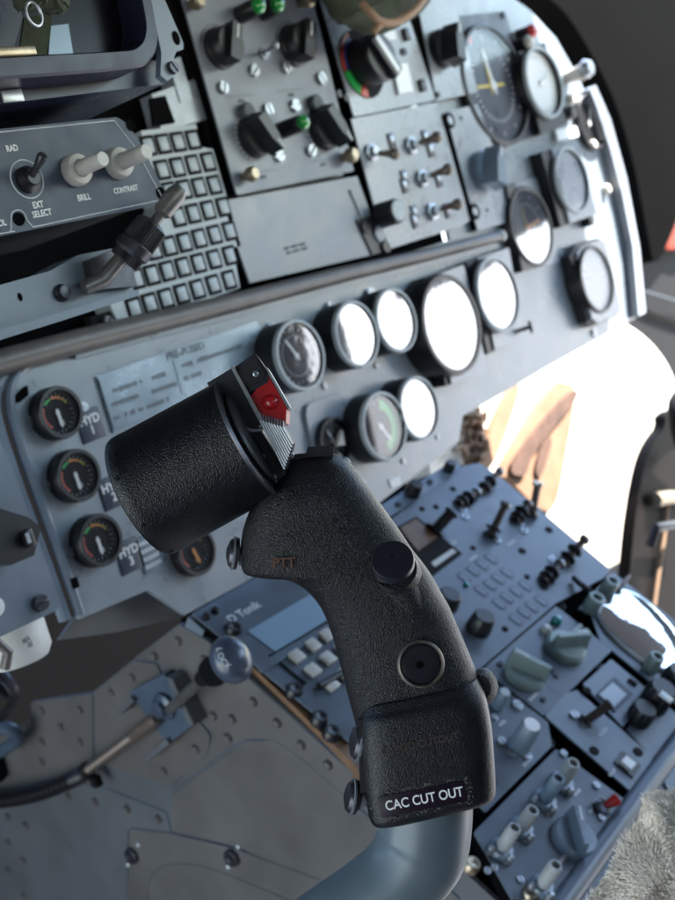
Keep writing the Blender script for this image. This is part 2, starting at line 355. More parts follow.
# ================================================================== GAUGES
def gauge(x, y, hh, label, h=.014, dial='black', ring='keyf', glass='glass', group=None, square=None, kind='plain', needle=40, rim=1.1, cat='gauge', name='round_gauge', fr=None, nm='white'):
    fr = fr or FP; t = T(name, label, cat, fr, at=Vector((*fr.loc(x, y, h).to_2d(), 0.0)), group=group); k = fr.k(x, y, h); r = hh * k
    b = MB(); b.lathe([(r * rim, -.004), (r * rim * 1.0, h * .85), (r * rim * .97, h), (r * .98, h), (r * .96, h - .0035), (r * .96, h - .006)], seg=56); b.obj('bezel', 'black', t)
    if ring:
        b = MB(); b.lathe([(r * rim * 1.005, h - .0035), (r * rim * .985, h + .0004), (r * 1.0, h + .0004), (r * .985, h - .001)], seg=56); b.obj('bezel_ring', ring, t)
    b = MB(); b.lathe([(r * .97, h - .006), (0, h - .006)], seg=40); d = b.obj('dial', {'black': 'matte', 'blue': 'bluedial', 'grey': 'panel2'}.get(dial, dial), t)
    z = h - .0056
    b = MB(); n = 24 if kind != 'att' else 12
    for i in range(n):
        a = 2 * PI * i / n; L = .14 if i % 3 == 0 else .08
        b.box((r * (.88 - L / 2), 0, z), (r * L, r * .022, .0003), T=Matrix.Rotation(a, 4, 'Z'))
    if kind == 'hyd':
        b.box((r * .1, -r * .42, z), (r * .28, r * .05, .0003)); b.box((r * .15, -r * .54, z), (r * .22, r * .05, .0003))
    b.obj('dial_markings', 'offwhite', d)
    def arc(a0, a1, r0, r1, m, zz=z + .0002):
        b = MB(); N = 12; pts = [(r * r1 * math.cos(a0 + (a1 - a0) * i / N), r * r1 * math.sin(a0 + (a1 - a0) * i / N)) for i in range(N + 1)] + [(r * r0 * math.cos(a1 - (a1 - a0) * i / N), r * r0 * math.sin(a1 - (a1 - a0) * i / N)) for i in range(N + 1)]
        if a1 < a0: pts = pts[::-1]
        b.prism([Vector(p) for p in pts], zz, zz + .0003); b.obj('coloured_arc', m, d)
    R_ = math.radians
    if kind == 'hyd':
        arc(R_(100), R_(50), .64, .74, 'orange'); arc(R_(135), R_(105), .64, .74, 'greenarc'); arc(R_(230), R_(150), .68, .76, 'redarc'); arc(R_(48), R_(25), .66, .74, 'yellow')
    if kind == 'green': arc(R_(70), R_(-80), .56, .86, 'greenarc')
    if kind == 'att':
        arc(R_(200), R_(340), .0, .8, 'brownless' if 0 else 'navy')
        b = MB(); b.box((-r * .1, 0, z + .001), (r * .9, r * .05, .0005)); b.box((-r * .1, r * .2, z + .001), (r * .04, r * .7, .0005)); b.obj('aircraft_bar', 'yellow', d)
    if kind == 'att' or kind == 'card':
        b = MB()
        for i in range(36): b.box((r * .62, 0, z + .0006), (r * .07, r * .02, .0003), T=Matrix.Rotation(2 * PI * i / 36 + .05, 4, 'Z'))
        b.obj('inner_scale', 'offwhite', d)
    nw = 2.0 if kind == 'hyd' else 1; b = MB(); b.lathe([(r * .09, 0), (r * .09, .0012), (0, .0014)], seg=16)
    b.prism([(-r * .16, -r * .03 * nw), (r * .55, -r * .045 * nw), (r * .68, 0), (r * .55, r * .045 * nw), (-r * .16, r * .03 * nw)], .0006, .0011)
    o = b.obj('needle', nm, t, (0, 0, z + .0003)); o.rotation_euler = (0, 0, math.radians(needle))
    b = MB(); b.lathe([(r * .985, h - .0016), (r * .7, h - .0014), (0, h - .0012)], seg=48); b.obj('glass', glass, t)
    return t, r
# ================================================================== INSTRUMENT PANEL
t = T('instrument_panel', 'large grey instrument panel carrying the round gauges', 'instrument panel', FP, 300, 420); panel = t
low = [(80, 619), (70, 585), (50, 528), (24, 455), (10, 404), (13, 380), (34, 352), (60, 338), (250, 290), (410, 252), (450, 240), (425, 130), (395, -25), (470, -40), (505, -8), (530, 10), (556, 38), (580, 80), (597, 122), (613, 180), (628, 248), (636, 318), (547, 367), (507, 391), (463, 416), (459, 441), (379, 503), (240, 585), (185, 615), (148, 590)]
b = MB(); b.prism(t.poly(low), -.004, 0, bev=.0008); b.obj('faceplate', 'panel', t)
# raised flange along the left edge and bottom
b = MB(); fl = [t.l(x, y, .002) for x, y in smooth_px([(82, 612), (62, 556), (38, 492), (17, 430), (12, 400), (17, 376), (40, 356), (75, 342)])] if 0 else [t.l(p.x, p.y, .001) for p in smooth([(80, 614), (60, 556), (36, 490), (16, 430), (10, 402), (14, 380), (36, 358), (75, 344)], 5)]
b.tube(fl, .0035, seg=10); b.obj('edge_flange', 'blueg', t)
b = MB(); b.tube([p + Vector((-.010, 0, -.004)) for p in fl], .0045, seg=10); b.obj('edge_flange', 'blueg', t)
for x, y, r in [(32, 421, 6), (52, 484, 6), (74, 550, 6), (83, 407, 5), (270, 329, 6.5), (329, 309, 7), (369, 295, 7), (357, 403, 7), (395, 386, 7), (312, 426, 4.5), (361, 484, 4.5), (324, 386, 3.5), (376, 366, 3), (414, 348, 3), (437, 361, 3.5), (372, 415, 3.2), (564, 154, 3), (542, 238, 3), (437, 437, 2.5), (403, 461, 3), (560, 256, 4), (593, 333, 4), (519, 260, 3)]:
    screw(t, x, y, r, m='steel')
for x, y, s_, in [(90, 425, 'HYD\n1'), (112, 492, 'HYD\n2'), (129, 556, 'HYD\n3')]:
    k = t.k(x, y); c = t.l(x, y, 0)
    b = MB(); b.box((0, 0, .0006), (30 * k, 32 * k, .0012), bev=.0002); lp = b.obj('label_plate', 'boxdark', t, c)
    text(lp, s_, 12.5 * k, (0, 0, .0013), 'white', rot=0)
k = t.k(148, 553); c = t.l(149, 553)
b = MB(); b.box((0, 0, .0006), (27 * k, 36 * k, .0012), bev=.0002); lp = b.obj('label_plate', 'blueg', t, c)
b = MB()
for i in range(4):
    for j in range(5): b.box(((j - 2) * 4.4 * k, (i - 1.5) * 8 * k, .0014), (3.2 * k, 4.2 * k, .0004))
b.obj('lettering', 'offwhite', lp)
for q in [[(13, 398), (24, 386), (25, 396), (15, 404)], [(66, 579), (73, 577), (76, 587), (69, 590)]]:
    b = MB(); b.prism(t.poly(q, r=.001), .0004, .0045); b.obj('slot', 'void', t)
b = MB(); b.prism(t.poly([(388, 480), (398, 476), (401, 484), (391, 488)]), 0, .0012, bev=.0003); b.obj('label_plate', 'white', t)
# black backing behind the avionics boxes
t = T('avionics_rack', 'black recessed mounting frame behind the upper grey avionics boxes', 'frame', FP, 200, 150)
b = MB(); b.prism(t.poly([(-120, 360), (34, 352), (410, 258), (455, 245), (425, 130), (398, -60), (-120, -60)]), -.03, -.012); b.obj('backing_plate', 'void', t)
b = MB(); b.box((0, 0, 0), (.02, .0155, .008), bev=.001); o = b.obj('corner_block', 'matte', t, t.l(100, 325, .0))
screw(t, 107, 322, 6, h=.005, m='darkmetal')
# riser rails either side of the radio box
b = MB(); b.prism(t.poly([(168, 0), (184, 0), (238, 200), (224, 205)]), -.012, .001, bev=.0006); b.obj('side_rail', 'matte', t)
b = MB(); b.prism(t.poly([(150, 95), (193, 80), (205, 120), (160, 132)]), -.012, .002, bev=.0006); b.obj('corner_plate', 'panel2', t)
b = MB(); b.prism(t.poly([(166, 62), (178, 58), (190, 100), (178, 104)]), -.012, .003, bev=.0006); b.obj('corner_plate', 'panel2', t)
b = MB(); b.prism(t.poly([(146, 100), (162, 97), (172, 124), (150, 128)]), .002, .004, bev=.0006); b.obj('notch', 'void', t)
# light rail
t = T('light_rail', 'long brown-grey light tube with a white end, between upper boxes and lower gauges', 'light rail', FP, 300, 285)
pts = [t.l(x, y, .008) for x, y in [(-40, 373), (75, 342), (160, 321), (240, 301), (340, 275), (430, 254), (500, 236)]]
b = MB(); b.tube(pts, [.0085, .0085, .008, .0075, .007, .0062, .0055], seg=20); b.obj('tube', 'rail', t)
b = MB(); b.lathe([(.006, 0), (.0062, .003), (.004, .0045), (0, .005)], Mz(pts[-1], (1, 0, 0)), seg=24); b.obj('end_cap', 'white', t)
b = MB(); b.prism([p.to_2d() + Vector((0, -.004)) for p in pts[1:]] + [p.to_2d() + Vector((0, -.011)) for p in pts[:0:-1]], .0004, .004, bev=.0006); b.obj('rail_base', 'panel', t)
# engraved placard
t = T('engraved_placard', 'shiny metal placard with faded engraved lines, behind the black drum', 'placard', FP, 180, 375)
b = MB(); b.prism(t.poly([(95, 377), (255, 321), (272, 366), (112, 433)]), .0004, .0016, bev=.0003); b.obj('plate', 'placard', t)
k = t.k(180, 370)
text(t, 'PRE-POSED', 11 * k, t.l(186, 351, .0017), 'ink')
def inkl(x, y, n, w=4.4, seedv=1):
    rr = random.Random(x * 7 + y); b = MB(); c = t.l(x, y, .0017)
    X = 0
    for i in range(n):
        if rr.random() < .16: X += 3 * k; continue
        ww = rr.uniform(2.6, 3.6) * k
        hh = rr.choice([4.2, 4.2, 5, 3.4]) * k
        b.box((X + ww / 2, 0, 0), (ww * .8, hh, .0002)); X += ww + .9 * k
    b.obj('engraved_line', 'ink', t, c)
for a in [(113, 391, 10), (150, 379, 6), (112, 405, 9), (152, 392, 9), (114, 419, 20), (182, 366, 24), (184, 379, 8)]: inkl(*a)
b = MB(); p = [t.l(173, 361, .0017), t.l(182, 394, .0017)]; b.tube(p, .0003, seg=4); b.obj('engraved_line', 'ink', t); b = MB(); p = [t.l(98, 378, .0017), t.l(114, 430, .0017)]; b.tube(p, .0005, seg=4); b.obj('engraved_line', 'ink', t)

# gauges --------------------------------------------------------------------
HG = 'small hydraulic gauges down the left edge'
for x, y, n in [(60, 412, 'top of the three hydraulic gauges, beside the HYD 1 plate'), (78, 475, 'middle hydraulic gauge, beside the HYD 2 plate'), (100, 540, 'bottom of the three hydraulic gauges, beside the HYD 3 plate')]:
    gauge(x + 2, y, 23, 'small black-rimmed ' + n, h=.012, ring=None, group=HG, kind='hyd', needle=-88, glass='glassd', rim=1.18)
gauge(198, 551, 22, 'small black gauge with orange needle, half hidden below the black drum', h=.010, ring=None, kind='hyd', needle=-75, glass='glassd', nm='orange', rim=1.15)
G2 = 'grey-ringed gauges in the lower rows'
gauge(301, 355, 33, 'grey-ringed round gauge nearest the red guard, leftmost of the upper row', h=.026, kind='card', group=G2, glass='glassb', needle=120)
gauge(357.5, 334, 31, 'grey-ringed round gauge, second in the upper row, half white half dark', h=.026, kind='card', group=G2, needle=70)
gauge(397, 320, 30, 'grey-ringed round gauge glaring white, third in the upper row', h=.026, group=G2, needle=60)
gauge(385, 426, 32, 'grey-ringed round gauge with a green arc on its dial, lower row', h=.026, kind='green', group=G2, glass='glassd', needle=-60)
gauge(420, 408, 29.5, 'grey-ringed round gauge glaring white with green edge, right end of lower row', h=.026, kind='green', group=G2, needle=30)
def sqplate(t, pts, z0, z1, m='panel2', r=0, name='mounting_plate', bev=.0006):
    b = MB(); b.prism(t.poly(pts, h=z1, r=r), z0, z1, bev=bev); return b.obj(name, m, t)
tg, r = gauge(453, 324, 47, 'largest white-glaring gauge on its own black-edged square mount', h=.028, ring=None, glass='glass', needle=20, rim=1.1)
sqplate(tg, [(424, 278), (463, 264), (486, 372), (446, 386)], .0005, .016, 'black'); sqplate(tg, [(430, 277), (464, 265), (488, 372), (452, 384)], .016, .0185, 'panel2')
tg, r = gauge(499, 294, 35, 'white-glaring gauge on a black-edged plate, right of the largest white gauge', h=.026, ring='keyf', needle=20, rim=1.1)
sqplate(tg, [(466, 262), (508, 247), (523, 338), (488, 354)], .0005, .014, 'black'); sqplate(tg, [(478, 258), (509, 248), (525, 338), (495, 350)], .014, .016, 'panel2')
b = MB(); b.tube([tg.l(508, 336, .006), tg.l(520, 330, .020), tg.l(530, 327, .028)], .0022, seg=10); b.tube([tg.l(529, 321, .028), tg.l(532, 333, .028)], .0018, seg=8); b.obj('adjusting_key', 'darkmetal', tg)
tg, r = gauge(532.5, 226, 38, 'round attitude gauge with orange bar, dark behind glass, beside the light tube end', h=.014, ring=None, kind='att', glass='glass', needle=10, nm='orange', rim=1.08)
sqplate(tg, [(503, 186), (539, 176), (560, 262), (521, 272)], .0005, .003, 'panel2')
b = MB(); b.prism(tg.poly([(497, 188), (505, 185), (524, 270), (513, 274)]), .0005, .012, bev=.0005); b.obj('side_strip', 'black', tg)
tg, r = gauge(598, 279, 32, 'oval-looking gauge on a cut-corner plate at the lower right end of the panel', h=.021, kind='card', ring=None, dial='black', glass='glassx', needle=200, rim=1.08, nm='orange')
sqplate(tg, [(570, 256), (576, 245), (598, 238), (606, 244), (621, 308), (617, 316), (594, 326), (588, 322)], .0005, .014, 'black'); sqplate(tg, [(577, 253), (582, 246), (599, 240), (606, 245), (621, 308), (617, 315), (598, 323), (592, 318)], .014, .0175, 'panel2')
tg, r = gauge(573, 180, 31, 'small dial gauge with two knobs beneath it, by the sunlit panel edge', h=.022, kind='card', ring='keyf', dial='black', glass='glassx', needle=140, rim=1.08)
sqplate(tg, [(541, 152), (575, 142), (594, 215), (561, 227)], .0005, .016, 'black'); sqplate(tg, [(552, 149), (577, 142), (597, 214), (570, 223)], .016, .019, 'panel2')
for q in [(562, 216), (583, 222)]: knobcyl(tg, q, (q[0] + 9, q[1] - 3), 6, 'black')
tg, r = gauge(545, 82, 33, 'gauge with white-painted glare on the dial and black bezel under the red knob', h=.020, ring='keyf', needle=20, rim=1.1, dial='whiteglow', glass='glassx')  # dial painted white so its colour carries the glare
sqplate(tg, [(519, 52), (545, 42), (567, 124), (541, 134)], .0005, .013, 'black')
for q in [(548, 118), (566, 114)]: knobcyl(tg, q, (q[0] + 9, q[1] - 2), 7, 'black')
sqplate(tg, [(556, 130), (576, 126), (579, 136), (558, 141)], .0005, .006, 'whiteglow', name='annunciator')
tg, r = gauge(497.5, 84, 58, 'biggest dark blue attitude gauge at the top right of the panel', h=.010, ring=None, dial='blue', kind='att', glass='glassx', needle=100, rim=1.06, nm='offwhite')
sqplate(tg, [(448, 17), (505, 11), (541, 134), (486, 152)], .0005, .0045, 'navy')
b = MB(); b.box((0, 0, 0), (.006, .008, .0006)); b.obj('warning_flag', 'redarc', tg, tg.l(470, 40, .0075))
for q in [(452, 20), (503, 15), (537, 131), (489, 146)]: screw(tg, q[0], q[1], 3.4, h=.0045, m='darkmetal')
tg, r = gauge(593, 122, 26, 'narrow gauge at the outer curved edge of the panel beside a silver knob', h=.008, ring=None, glass='glassd', needle=60, rim=1.08)
# clock on a grey rounded plate
tg, r = gauge(337, 440, 22, 'black round dial recessed in a pale grey rounded plate behind the grip', h=.010, ring=None, glass='glassd', needle=110, rim=1.1, name='recessed_dial')
sqplate(tg, [(304, 405), (352, 389), (372, 470), (322, 488)], .0005, .0035, 'panel2', r=.012)
b = MB(); b.prism([(-.006, -.004), (.004, -.006), (.006, .007)], 0, .004, bev=.0004); b.obj('pointer_wedge', 'cream', tg, (0, 0, .010))

# ================================================================== upper avionics boxes
t = T('radio_control_box', 'grey radio control box with four big black rotary knobs and green lamps', 'radio panel', FP, 268, 100)
H = .012
boxed(t, [(174, -30), (301, -50), (354, 171), (237, 195)], H, r=.002, name='box_face', m='radiog')
b = MB(); b.prism(t.poly([(232, 189), (353, 164), (354, 172), (237, 196)], H), -.014, -.001, bev=.0004); b.obj('lower_flange', 'keyf', t)
def tk(base, tip, r, ang, m='black', kn='rotary_knob', line=True):
    k = t.k(*base, H); h = .016; a = t.l(*base, H); R = r * k
    b = MB(); b.lathe([(R, 0), (R, .003), (R * .93, .004), (R * .9, .013), (R * .82, .015), (0, .015)], seg=40, knurl=-.03, kn=0)
    b.prism([(-R * .92, -R * .32), (R * .92, -R * .32), (R * .92, R * .32), (-R * .92, R * .32)], .010, .021, bev=R * .07, T=Matrix.Rotation(ang, 4, 'Z'))
    o = b.obj(kn, m, t, a)
    if line:
        c = MB(); c.box((R * .5, 0, .0213), (R * .7, R * .1, .0004), T=Matrix.Rotation(ang, 4, 'Z')); c.obj('pointer_line', 'offwhite', o)
    return o
for q, r in [((219, 49), 21), ((293, 46), 21)]:
    tk(q, None, r, 1.1)
    b = MB(); k = t.k(*q, H); pts = [t.l(*q, H + .0004) + Vector((math.cos(a), math.sin(a), 0)) * 24 * k for a in [1.2 + i * .15 for i in range(12)]]
    b.tube(pts, .0005, seg=4); b.obj('scale_arc', 'ink', t)
for q in [(253, 137), (322, 129)]:
    pointer(t, q[0], q[1], 21, 'black', math.radians(-62), hgt=.022, w=.62, tipm='offwhite', h0=H)
    b = MB(); k = t.k(*q, H)
    b.lathe([(9 * k, 0), (9 * k, .006), (7.5 * k, .007), (0, .007)]); b.obj('index_disc', 'ink', t, t.l(q[0] - 9, q[1] - 24, H))
    b = MB()
    for i in range(10):
        a = 2.2 + i * .22; b.box((24 * k, 0, 0), (3.2 * k, .9 * k, .0003), T=Matrix.Rotation(a, 4, 'Z'))
    b.obj('scale_marks', 'offwhite', t, t.l(*q, H + .0003))
for base, tip, r in [((283, 130), (301, 122), 8.5), ((240, 15), (258, 9), 9), ((262, 12), (277, 8), 9)]:
    o, hg, rr = knobcyl(t, base, tip, r, 'black', name='lamp_holder', h0=H, taper=.95)
    o.location = t.l(*base, H); b = MB(); b.lathe([(rr * .85, 0), (rr * .8, rr * .5), (rr * .45, rr * .85), (0, rr * .95)], seg=24); b.obj('green_lens', 'green', o, (0, 0, hg))
for x, y in [(253, 71), (285, 68), (320, 79), (222, 88), (267, 110), (294, 106), (278, 156), (310, 151)]: screw(t, x, y, 6.5, h=H)
for x, y in [(244, 177), (343, 158), (190, 6), (300, 4)]: 
    k = t.k(x, y); R = 7.5 * k; b = MB(); b.lathe([(R * .6, 0), (R * .6, R * .8), (R, R), (R, R * 1.8), (R * .7, R * 2.2), (0, R * 2.2)], seg=24, knurl=-.06, kn=1); b.obj('thumb_screw', 'brass', t, t.l(x, y, H))
toggle(t, (263, 54), (277, 44), h=H + .02, r=2.6, h0=H, m='steel')
k = t.k(268, 92)
for x, y, n, w in [(240, 96, 8, 34), (290, 90, 8, 34), (262, 172, 9, 40), (322, 160, 6, 30)]:
    b = MB(); b.box((0, 0, 0), (w * k * 1.2, .0004, .0003)); 
    for i in range(3): b.box(((i - 1) * 3.2 * k, -.004, 0), (2.3 * k, 3 * k, .0003))
    b.obj('panel_legend', 'ink', t, t.l(x, y, H + .0002))

t = T('blank_panel', 'plain grey blanking plate with faint stencilled text below the radio box', 'blank panel', FP, 310, 232)
boxed(t, [(222, 201), (357, 176), (384, 252), (250, 283)], .006, name='plate', m='blankg')
b = MB()
for j in range(2):
    for i in range(13):
        if i % 5 != 3: b.box(((i - 6) * .0022 + j * .001, -.004 * j, 0), (.0016, .0022, .0003))
o = b.obj('stencil', 'ink', t, t.l(295, 246, .0063))
b = MB(); b.tube([t.l(350, 190, .007), t.l(376, 250, .007)], .001, seg=6); b.obj('edge_strip', 'keyf', t)
t = T('clamp_knobs', 'pair of dark blue-black clamp knobs at the corner of the blank plate', 'clamp', FP, 362, 236)
for q, r in [((358, 229), 7), ((372, 236), 9), ((378, 249), 7)]: knobcyl(t, q, (q[0] + 9, q[1] - 2), r, 'bluek' if r == 9 else 'black')
b = MB(); b.prism(t.poly([(350, 222), (370, 216), (384, 252), (366, 256)]), .0, .008, bev=.001); b.obj('clamp_block', 'black', t)

t = T('push_button_keypad', 'keypad of small square grey push buttons in green-grey frames, left of blank plate', 'keypad', FP, 185, 230)
HK = .010
b = MB(); b.prism(t.poly([(141, 131), (196, 124), (201, 147), (213, 149), (241, 246), (233, 247), (240, 288), (121, 330), (108, 300), (100, 262), (150, 232), (160, 205)], HK - .004), -.012, HK - .004, bev=.0006); b.obj('key_plate', 'keyf', t)
K = []
def lin(a, bb, n): return [(a[0] + (bb[0] - a[0]) * i / (n - 1), a[1] + (bb[1] - a[1]) * i / (n - 1)) for i in range(n)]
K += lin((148, 146), (193, 140), 4) + lin((162, 170), (208, 162), 4) + lin((169, 192), (214, 185), 4) + lin((178, 217), (223, 207), 4) + lin((154, 250), (229.5, 231), 6) + lin((136, 279), (229.5, 255.5), 7) + lin((134, 308), (229, 280), 7)
first = None
for x, y in K:
    c = t.l(x, y, HK - .004)
    if first is None:
        k = t.k(185, 230); W = (t.l(228, 280, HK) - t.l(134, 308, HK)).x / 6; Hh = 24 * k; print('KEY', W, Hh)
        q = roundpoly([(-W * .43, -Hh * .42), (W * .43, -Hh * .42), (W * .43, Hh * .42), (-W * .43, Hh * .42)], .0008, 3)
        b = MB(); b.prism(q, .0001, .0005); fo = b.obj('key_surround', 'matte', t, c)
        b = MB(); b.box((0, 0, .0007), (W * .54, Hh * .56, .0012), bev=.0002, seg=2); first = b.obj('key', 'key', t, c); first2 = fo
    else:
        dup_part(first, t, c + Vector((0, 0, random.uniform(-.0003, .0003)))); dup_part(first2, t, c)

t = T('arc_scale_indicator', 'grey panel with red and green arc scale behind black drum knob, white windows', 'indicator panel', FP, 385, 70)
boxed(t, [(317, -10), (395, -25), (436, 100), (354, 117)], .008, r=.002, name='faceplate')
c0 = t.l(362, 64, .0085); k = t.k(362, 64)
def sector(cx, a0, a1, r0, r1, m, z, par, name='coloured_arc', h=.0006):
    b = MB(); N = 14; f = lambda r, a: Vector((r * math.cos(a), r * math.sin(a)))
    pts = [f(r1, a0 + (a1 - a0) * i / N) for i in range(N + 1)] + [f(r0, a1 - (a1 - a0) * i / N) for i in range(N + 1)]
    b.prism(pts, 0, h); o = b.obj(name, m, par, (cx[0], cx[1], z)); return o
Rk = 34 * k
b = MB(); b.lathe([(Rk, 0), (Rk, .0008), (0, .0008)]); b.obj('scale_disc', 'matte', t, (c0.x, c0.y, .008))
sector(c0, math.radians(110), math.radians(190), Rk * .86, Rk * .98, 'redarc', .009, t)
sector(c0, math.radians(110), math.radians(190), Rk * .70, Rk * .82, 'bluearc', .009, t)
sector(c0, math.radians(192), math.radians(240), Rk * .68, Rk * .98, 'greenarc', .009, t)
sector(c0, math.radians(242), math.radians(262), Rk * .68, Rk * .98, 'redarc', .009, t)
b = MB(); R = Rk * .72; b.lathe([(R, 0), (R, .022), (R * .92, .024), (0, .024)], seg=40); o = b.obj('drum_knob', 'black', t, (c0.x, c0.y, .009))
b = MB(); b.box((0, 0, .026), (R * 1.9, R * .7, .008), bev=.001, T=Matrix.Rotation(-1.0, 4, 'Z')); b.obj('grip_bar', 'black', o)
b = MB(); b.box((0, 0, .0302), (R * 1.7, R * .25, .0006), T=Matrix.Rotation(-1.0, 4, 'Z')); b.obj('white_stripe', 'whiteglow', o)
for q in [[(391, 66), (405, 64), (411, 92), (397, 95)], [(380, 34), (392, 31), (394, 40), (383, 42)]]:
    b = MB(); b.prism(t.poly(q, .008), .0082, .011, bev=.0004); b.obj('lit_window', 'whiteglow', t)
for q in [(345, 98), (403, 52), (338, 94)]: screw(t, q[0], q[1], 4, h=.008, m='darkmetal')
for q in [(405, 35), (421, 86)]:
    b = MB(); b.box((0, 0, .002), (.008, .012, .004), bev=.0008); b.obj('latch_slot', 'darkmetal', t, t.l(*q, .008))

t = T('toggle_switch_panel', 'pale grey panel with six bronze toggle levers and a black round knob', 'switch panel', FP, 415, 180)
boxed(t, [(351, 119), (437, 102), (470, 220), (462, 226), (386, 250)], .008, name='faceplate')
for base, tip in [((370, 153), (399, 154)), ((410, 146), (441, 136)), ((396, 181), (396.5, 180.5)), ((421, 179), (452, 168)), ((431, 212), (462, 203))]:
    if base[0] == 396: continue
    toggle(t, base, tip, h=.032, r=4.0, h0=.008)
for q in [(391, 141), (404, 178), (404, 186), (414, 213), (414, 221), (430, 150), (438, 180), (447, 211), (425, 138)]:
    k = t.k(*q); b = MB(); b.box((0, 0, .0007), (10 * k, 15 * k, .0014), bev=.0003); gd_ = b.obj('switch_guard', 'darkmetal', t, t.l(*q, .008)); b = MB(); b.box((0, k * 1.5, .0018), (6 * k, 6 * k, .0014), bev=.0003); b.obj('guard_plate', 'steel', gd_)
o, hg, rr = knobcyl(t, (380, 216), (398, 212), 12.5, 'black', h0=.008, taper=1.0, name='round_knob', flut=1); b = MB(); b.lathe([(rr * .8, 0), (rr * .78, .0008), (0, .001)]); b.obj('cap', 'keyf', o, (0, 0, hg + .0001))
t = T('rotary_switch_box', 'small grey panel with one black winged rotary knob, left of the big blue gauge', 'rotary panel', FP, 445, 55)
boxed(t, [(413, -20), (447, -28), (478, 92), (437, 101)], .008, z0=0)
b = MB(); b.prism(t.poly([(402, 5), (413, 2), (440, 100), (432, 103)]), 0, .005); b.obj('black_gap', 'void', t)
pointer(t, 440, 50, 19, 'black', 1.3, hgt=.026, w=.75, tipm='whiteglow', h0=.008)
screw(t, 437, 95, 3.5, h=.008, m='darkmetal')
t = T('selector_switch_box', 'narrow grey panel with a blue-grey winged selector knob and square holes', 'selector panel', FP, 487, 165)
boxed(t, [(446, 112), (478, 104), (512, 200), (508, 222), (478, 231)], .008, z0=0)
pointer(t, 481, 172, 20, 'bluek', 1.2, hgt=.026, w=.8, tipm='whiteglow', h0=.008)
for q in [(448, 121), (473, 212)]:
    k = t.k(*q); b = MB(); b.lathe([(8 * k, 0), (8 * k, .003), (5 * k, .004), (5 * k, .001), (0, .001)], seg=24); b.obj('fastener_cup', 'matte', t, t.l(*q, .008)); screw(t, q[0], q[1], 4.5, h=.009)
for q in [(461, 118), (487, 210)]:
    b = MB(); b.lathe([(.0018, 0), (.0018, .0005), (0, .0005)], seg=16); b.obj('hole', 'void', t, t.l(*q, .0081))
b = MB(); b.prism(t.poly([(440, 118), (447, 114), (480, 228), (473, 231)]), 0, .006); b.obj('black_gap', 'void', t)
# loose knobs at panel top right
for q, tip, m, lb in [((519, 36), (531, 33), 'redknob', 'bright red round knob at the top right edge of the panel'), ((516, 47), (527, 43), 'cream', 'cream knob just below the red knob')]:
    t = T('red_panel_knob' if m == 'redknob' else 'cream_panel_knob', lb, 'lamp' if m == 'redknob' else 'push switch', FP, *q); o, hg, rr = knobcyl(t, q, tip, 6.5, 'black', name='stem', taper=.95); b = MB(); b.lathe([(rr * 1.05, 0), (rr * 1.1, rr * .5), (rr * .6, rr), (0, rr * 1.1)], seg=24); b.obj('cap', m, t, (0, 0, hg))
t = T('bell_knob', 'silver bell-shaped knob sticking out at the curved panel edge', 'lamp', FP, 566, 76)
o, hg, rr = knobcyl(t, (566, 78), (584, 74), 6, 'cream', name='stem', taper=1.3); b = MB(); b.lathe([(rr * 1.3, 0), (rr * 1.6, rr * .6), (rr * 1.2, rr * 1.5), (0, rr * 1.6)], seg=24); b.obj('cap', 'steel', t, (0, 0, hg))
# sunlit rim of the panel
t = T('panel_rim', 'white rim strip along the sunlit right edge of the instrument panel', 'trim', FP, 610, 200)
L_ = [(581, 92), (589, 112), (601, 150), (614, 198), (624, 248), (630, 318)]; R_ = [(637, 314), (631, 250), (618, 180), (602, 122), (587, 88)]
b = MB(); b.prism([t.l(x, y).to_2d() for x, y in L_ + R_], .0008, .012, bev=.001); b.obj('rim_strip', 'panel2', t)
for q in [(569, 100), (590, 146), (604, 190)]:
    b = MB(); b.lathe([(.006, 0), (.006, .006), (.004, .008), (0, .008)], seg=20); b.obj('fastener', 'shell', t, t.l(*q, .0))

# ================================================================== monitor and control box (stand out from the panel)
t = T('display_monitor', 'dark blue framed display monitor at the top left, reflecting a green figure', 'monitor', FM, 60, 60)
out = [(-200, 90), (-60, 86), (0, 79), (105, 71), (146, 66), (156, 55), (160, 38), (150, -8), (140, -60), (-200, -60)]
inn = [(-180, 66), (-60, 62), (0, 56), (100, 51), (134, 49), (144, 40), (146, 24), (138, -20), (128, -46), (-180, -46)]
po = roundpoly([t.l(*q) for q in out], .004, 4); pi_ = roundpoly([t.l(*q) for q in inn], .004, 4)
bm = bmesh.new(); n = len(po); V = []
for pts, z in [(po, -.05), (po, -.0015), ([p + (q - p) * .12 for p, q in zip(po, pi_)], 0), ([p + (q - p) * .9 for p, q in zip(po, pi_)], 0), (pi_, -.0015), (pi_, -.018)]:
    V.append([bm.verts.new((p[0], p[1], z)) for p in pts])
for A, B in zip(V, V[1:]):
    for i in range(n): bm.faces.new((A[i], A[(i + 1) % n], B[(i + 1) % n], B[i]))
b = MB(); b.add(bm); b.obj('bezel', 'navy', t)
b = MB(); b.prism([Vector(p) for p in pi_], -.020, -.018); b.obj('screen', 'screen', t)
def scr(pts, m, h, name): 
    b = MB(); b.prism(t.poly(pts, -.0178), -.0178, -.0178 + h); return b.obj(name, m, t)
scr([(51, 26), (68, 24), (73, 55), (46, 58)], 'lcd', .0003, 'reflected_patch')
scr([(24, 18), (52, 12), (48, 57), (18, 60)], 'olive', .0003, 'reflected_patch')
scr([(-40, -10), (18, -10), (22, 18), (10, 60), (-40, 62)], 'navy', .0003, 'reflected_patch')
b = MB(); b.box((0, 0, 0), (.03, .004, .003), bev=.0006); b.obj('screen_clip', 'brass', t, t.l(8, 52, .001))
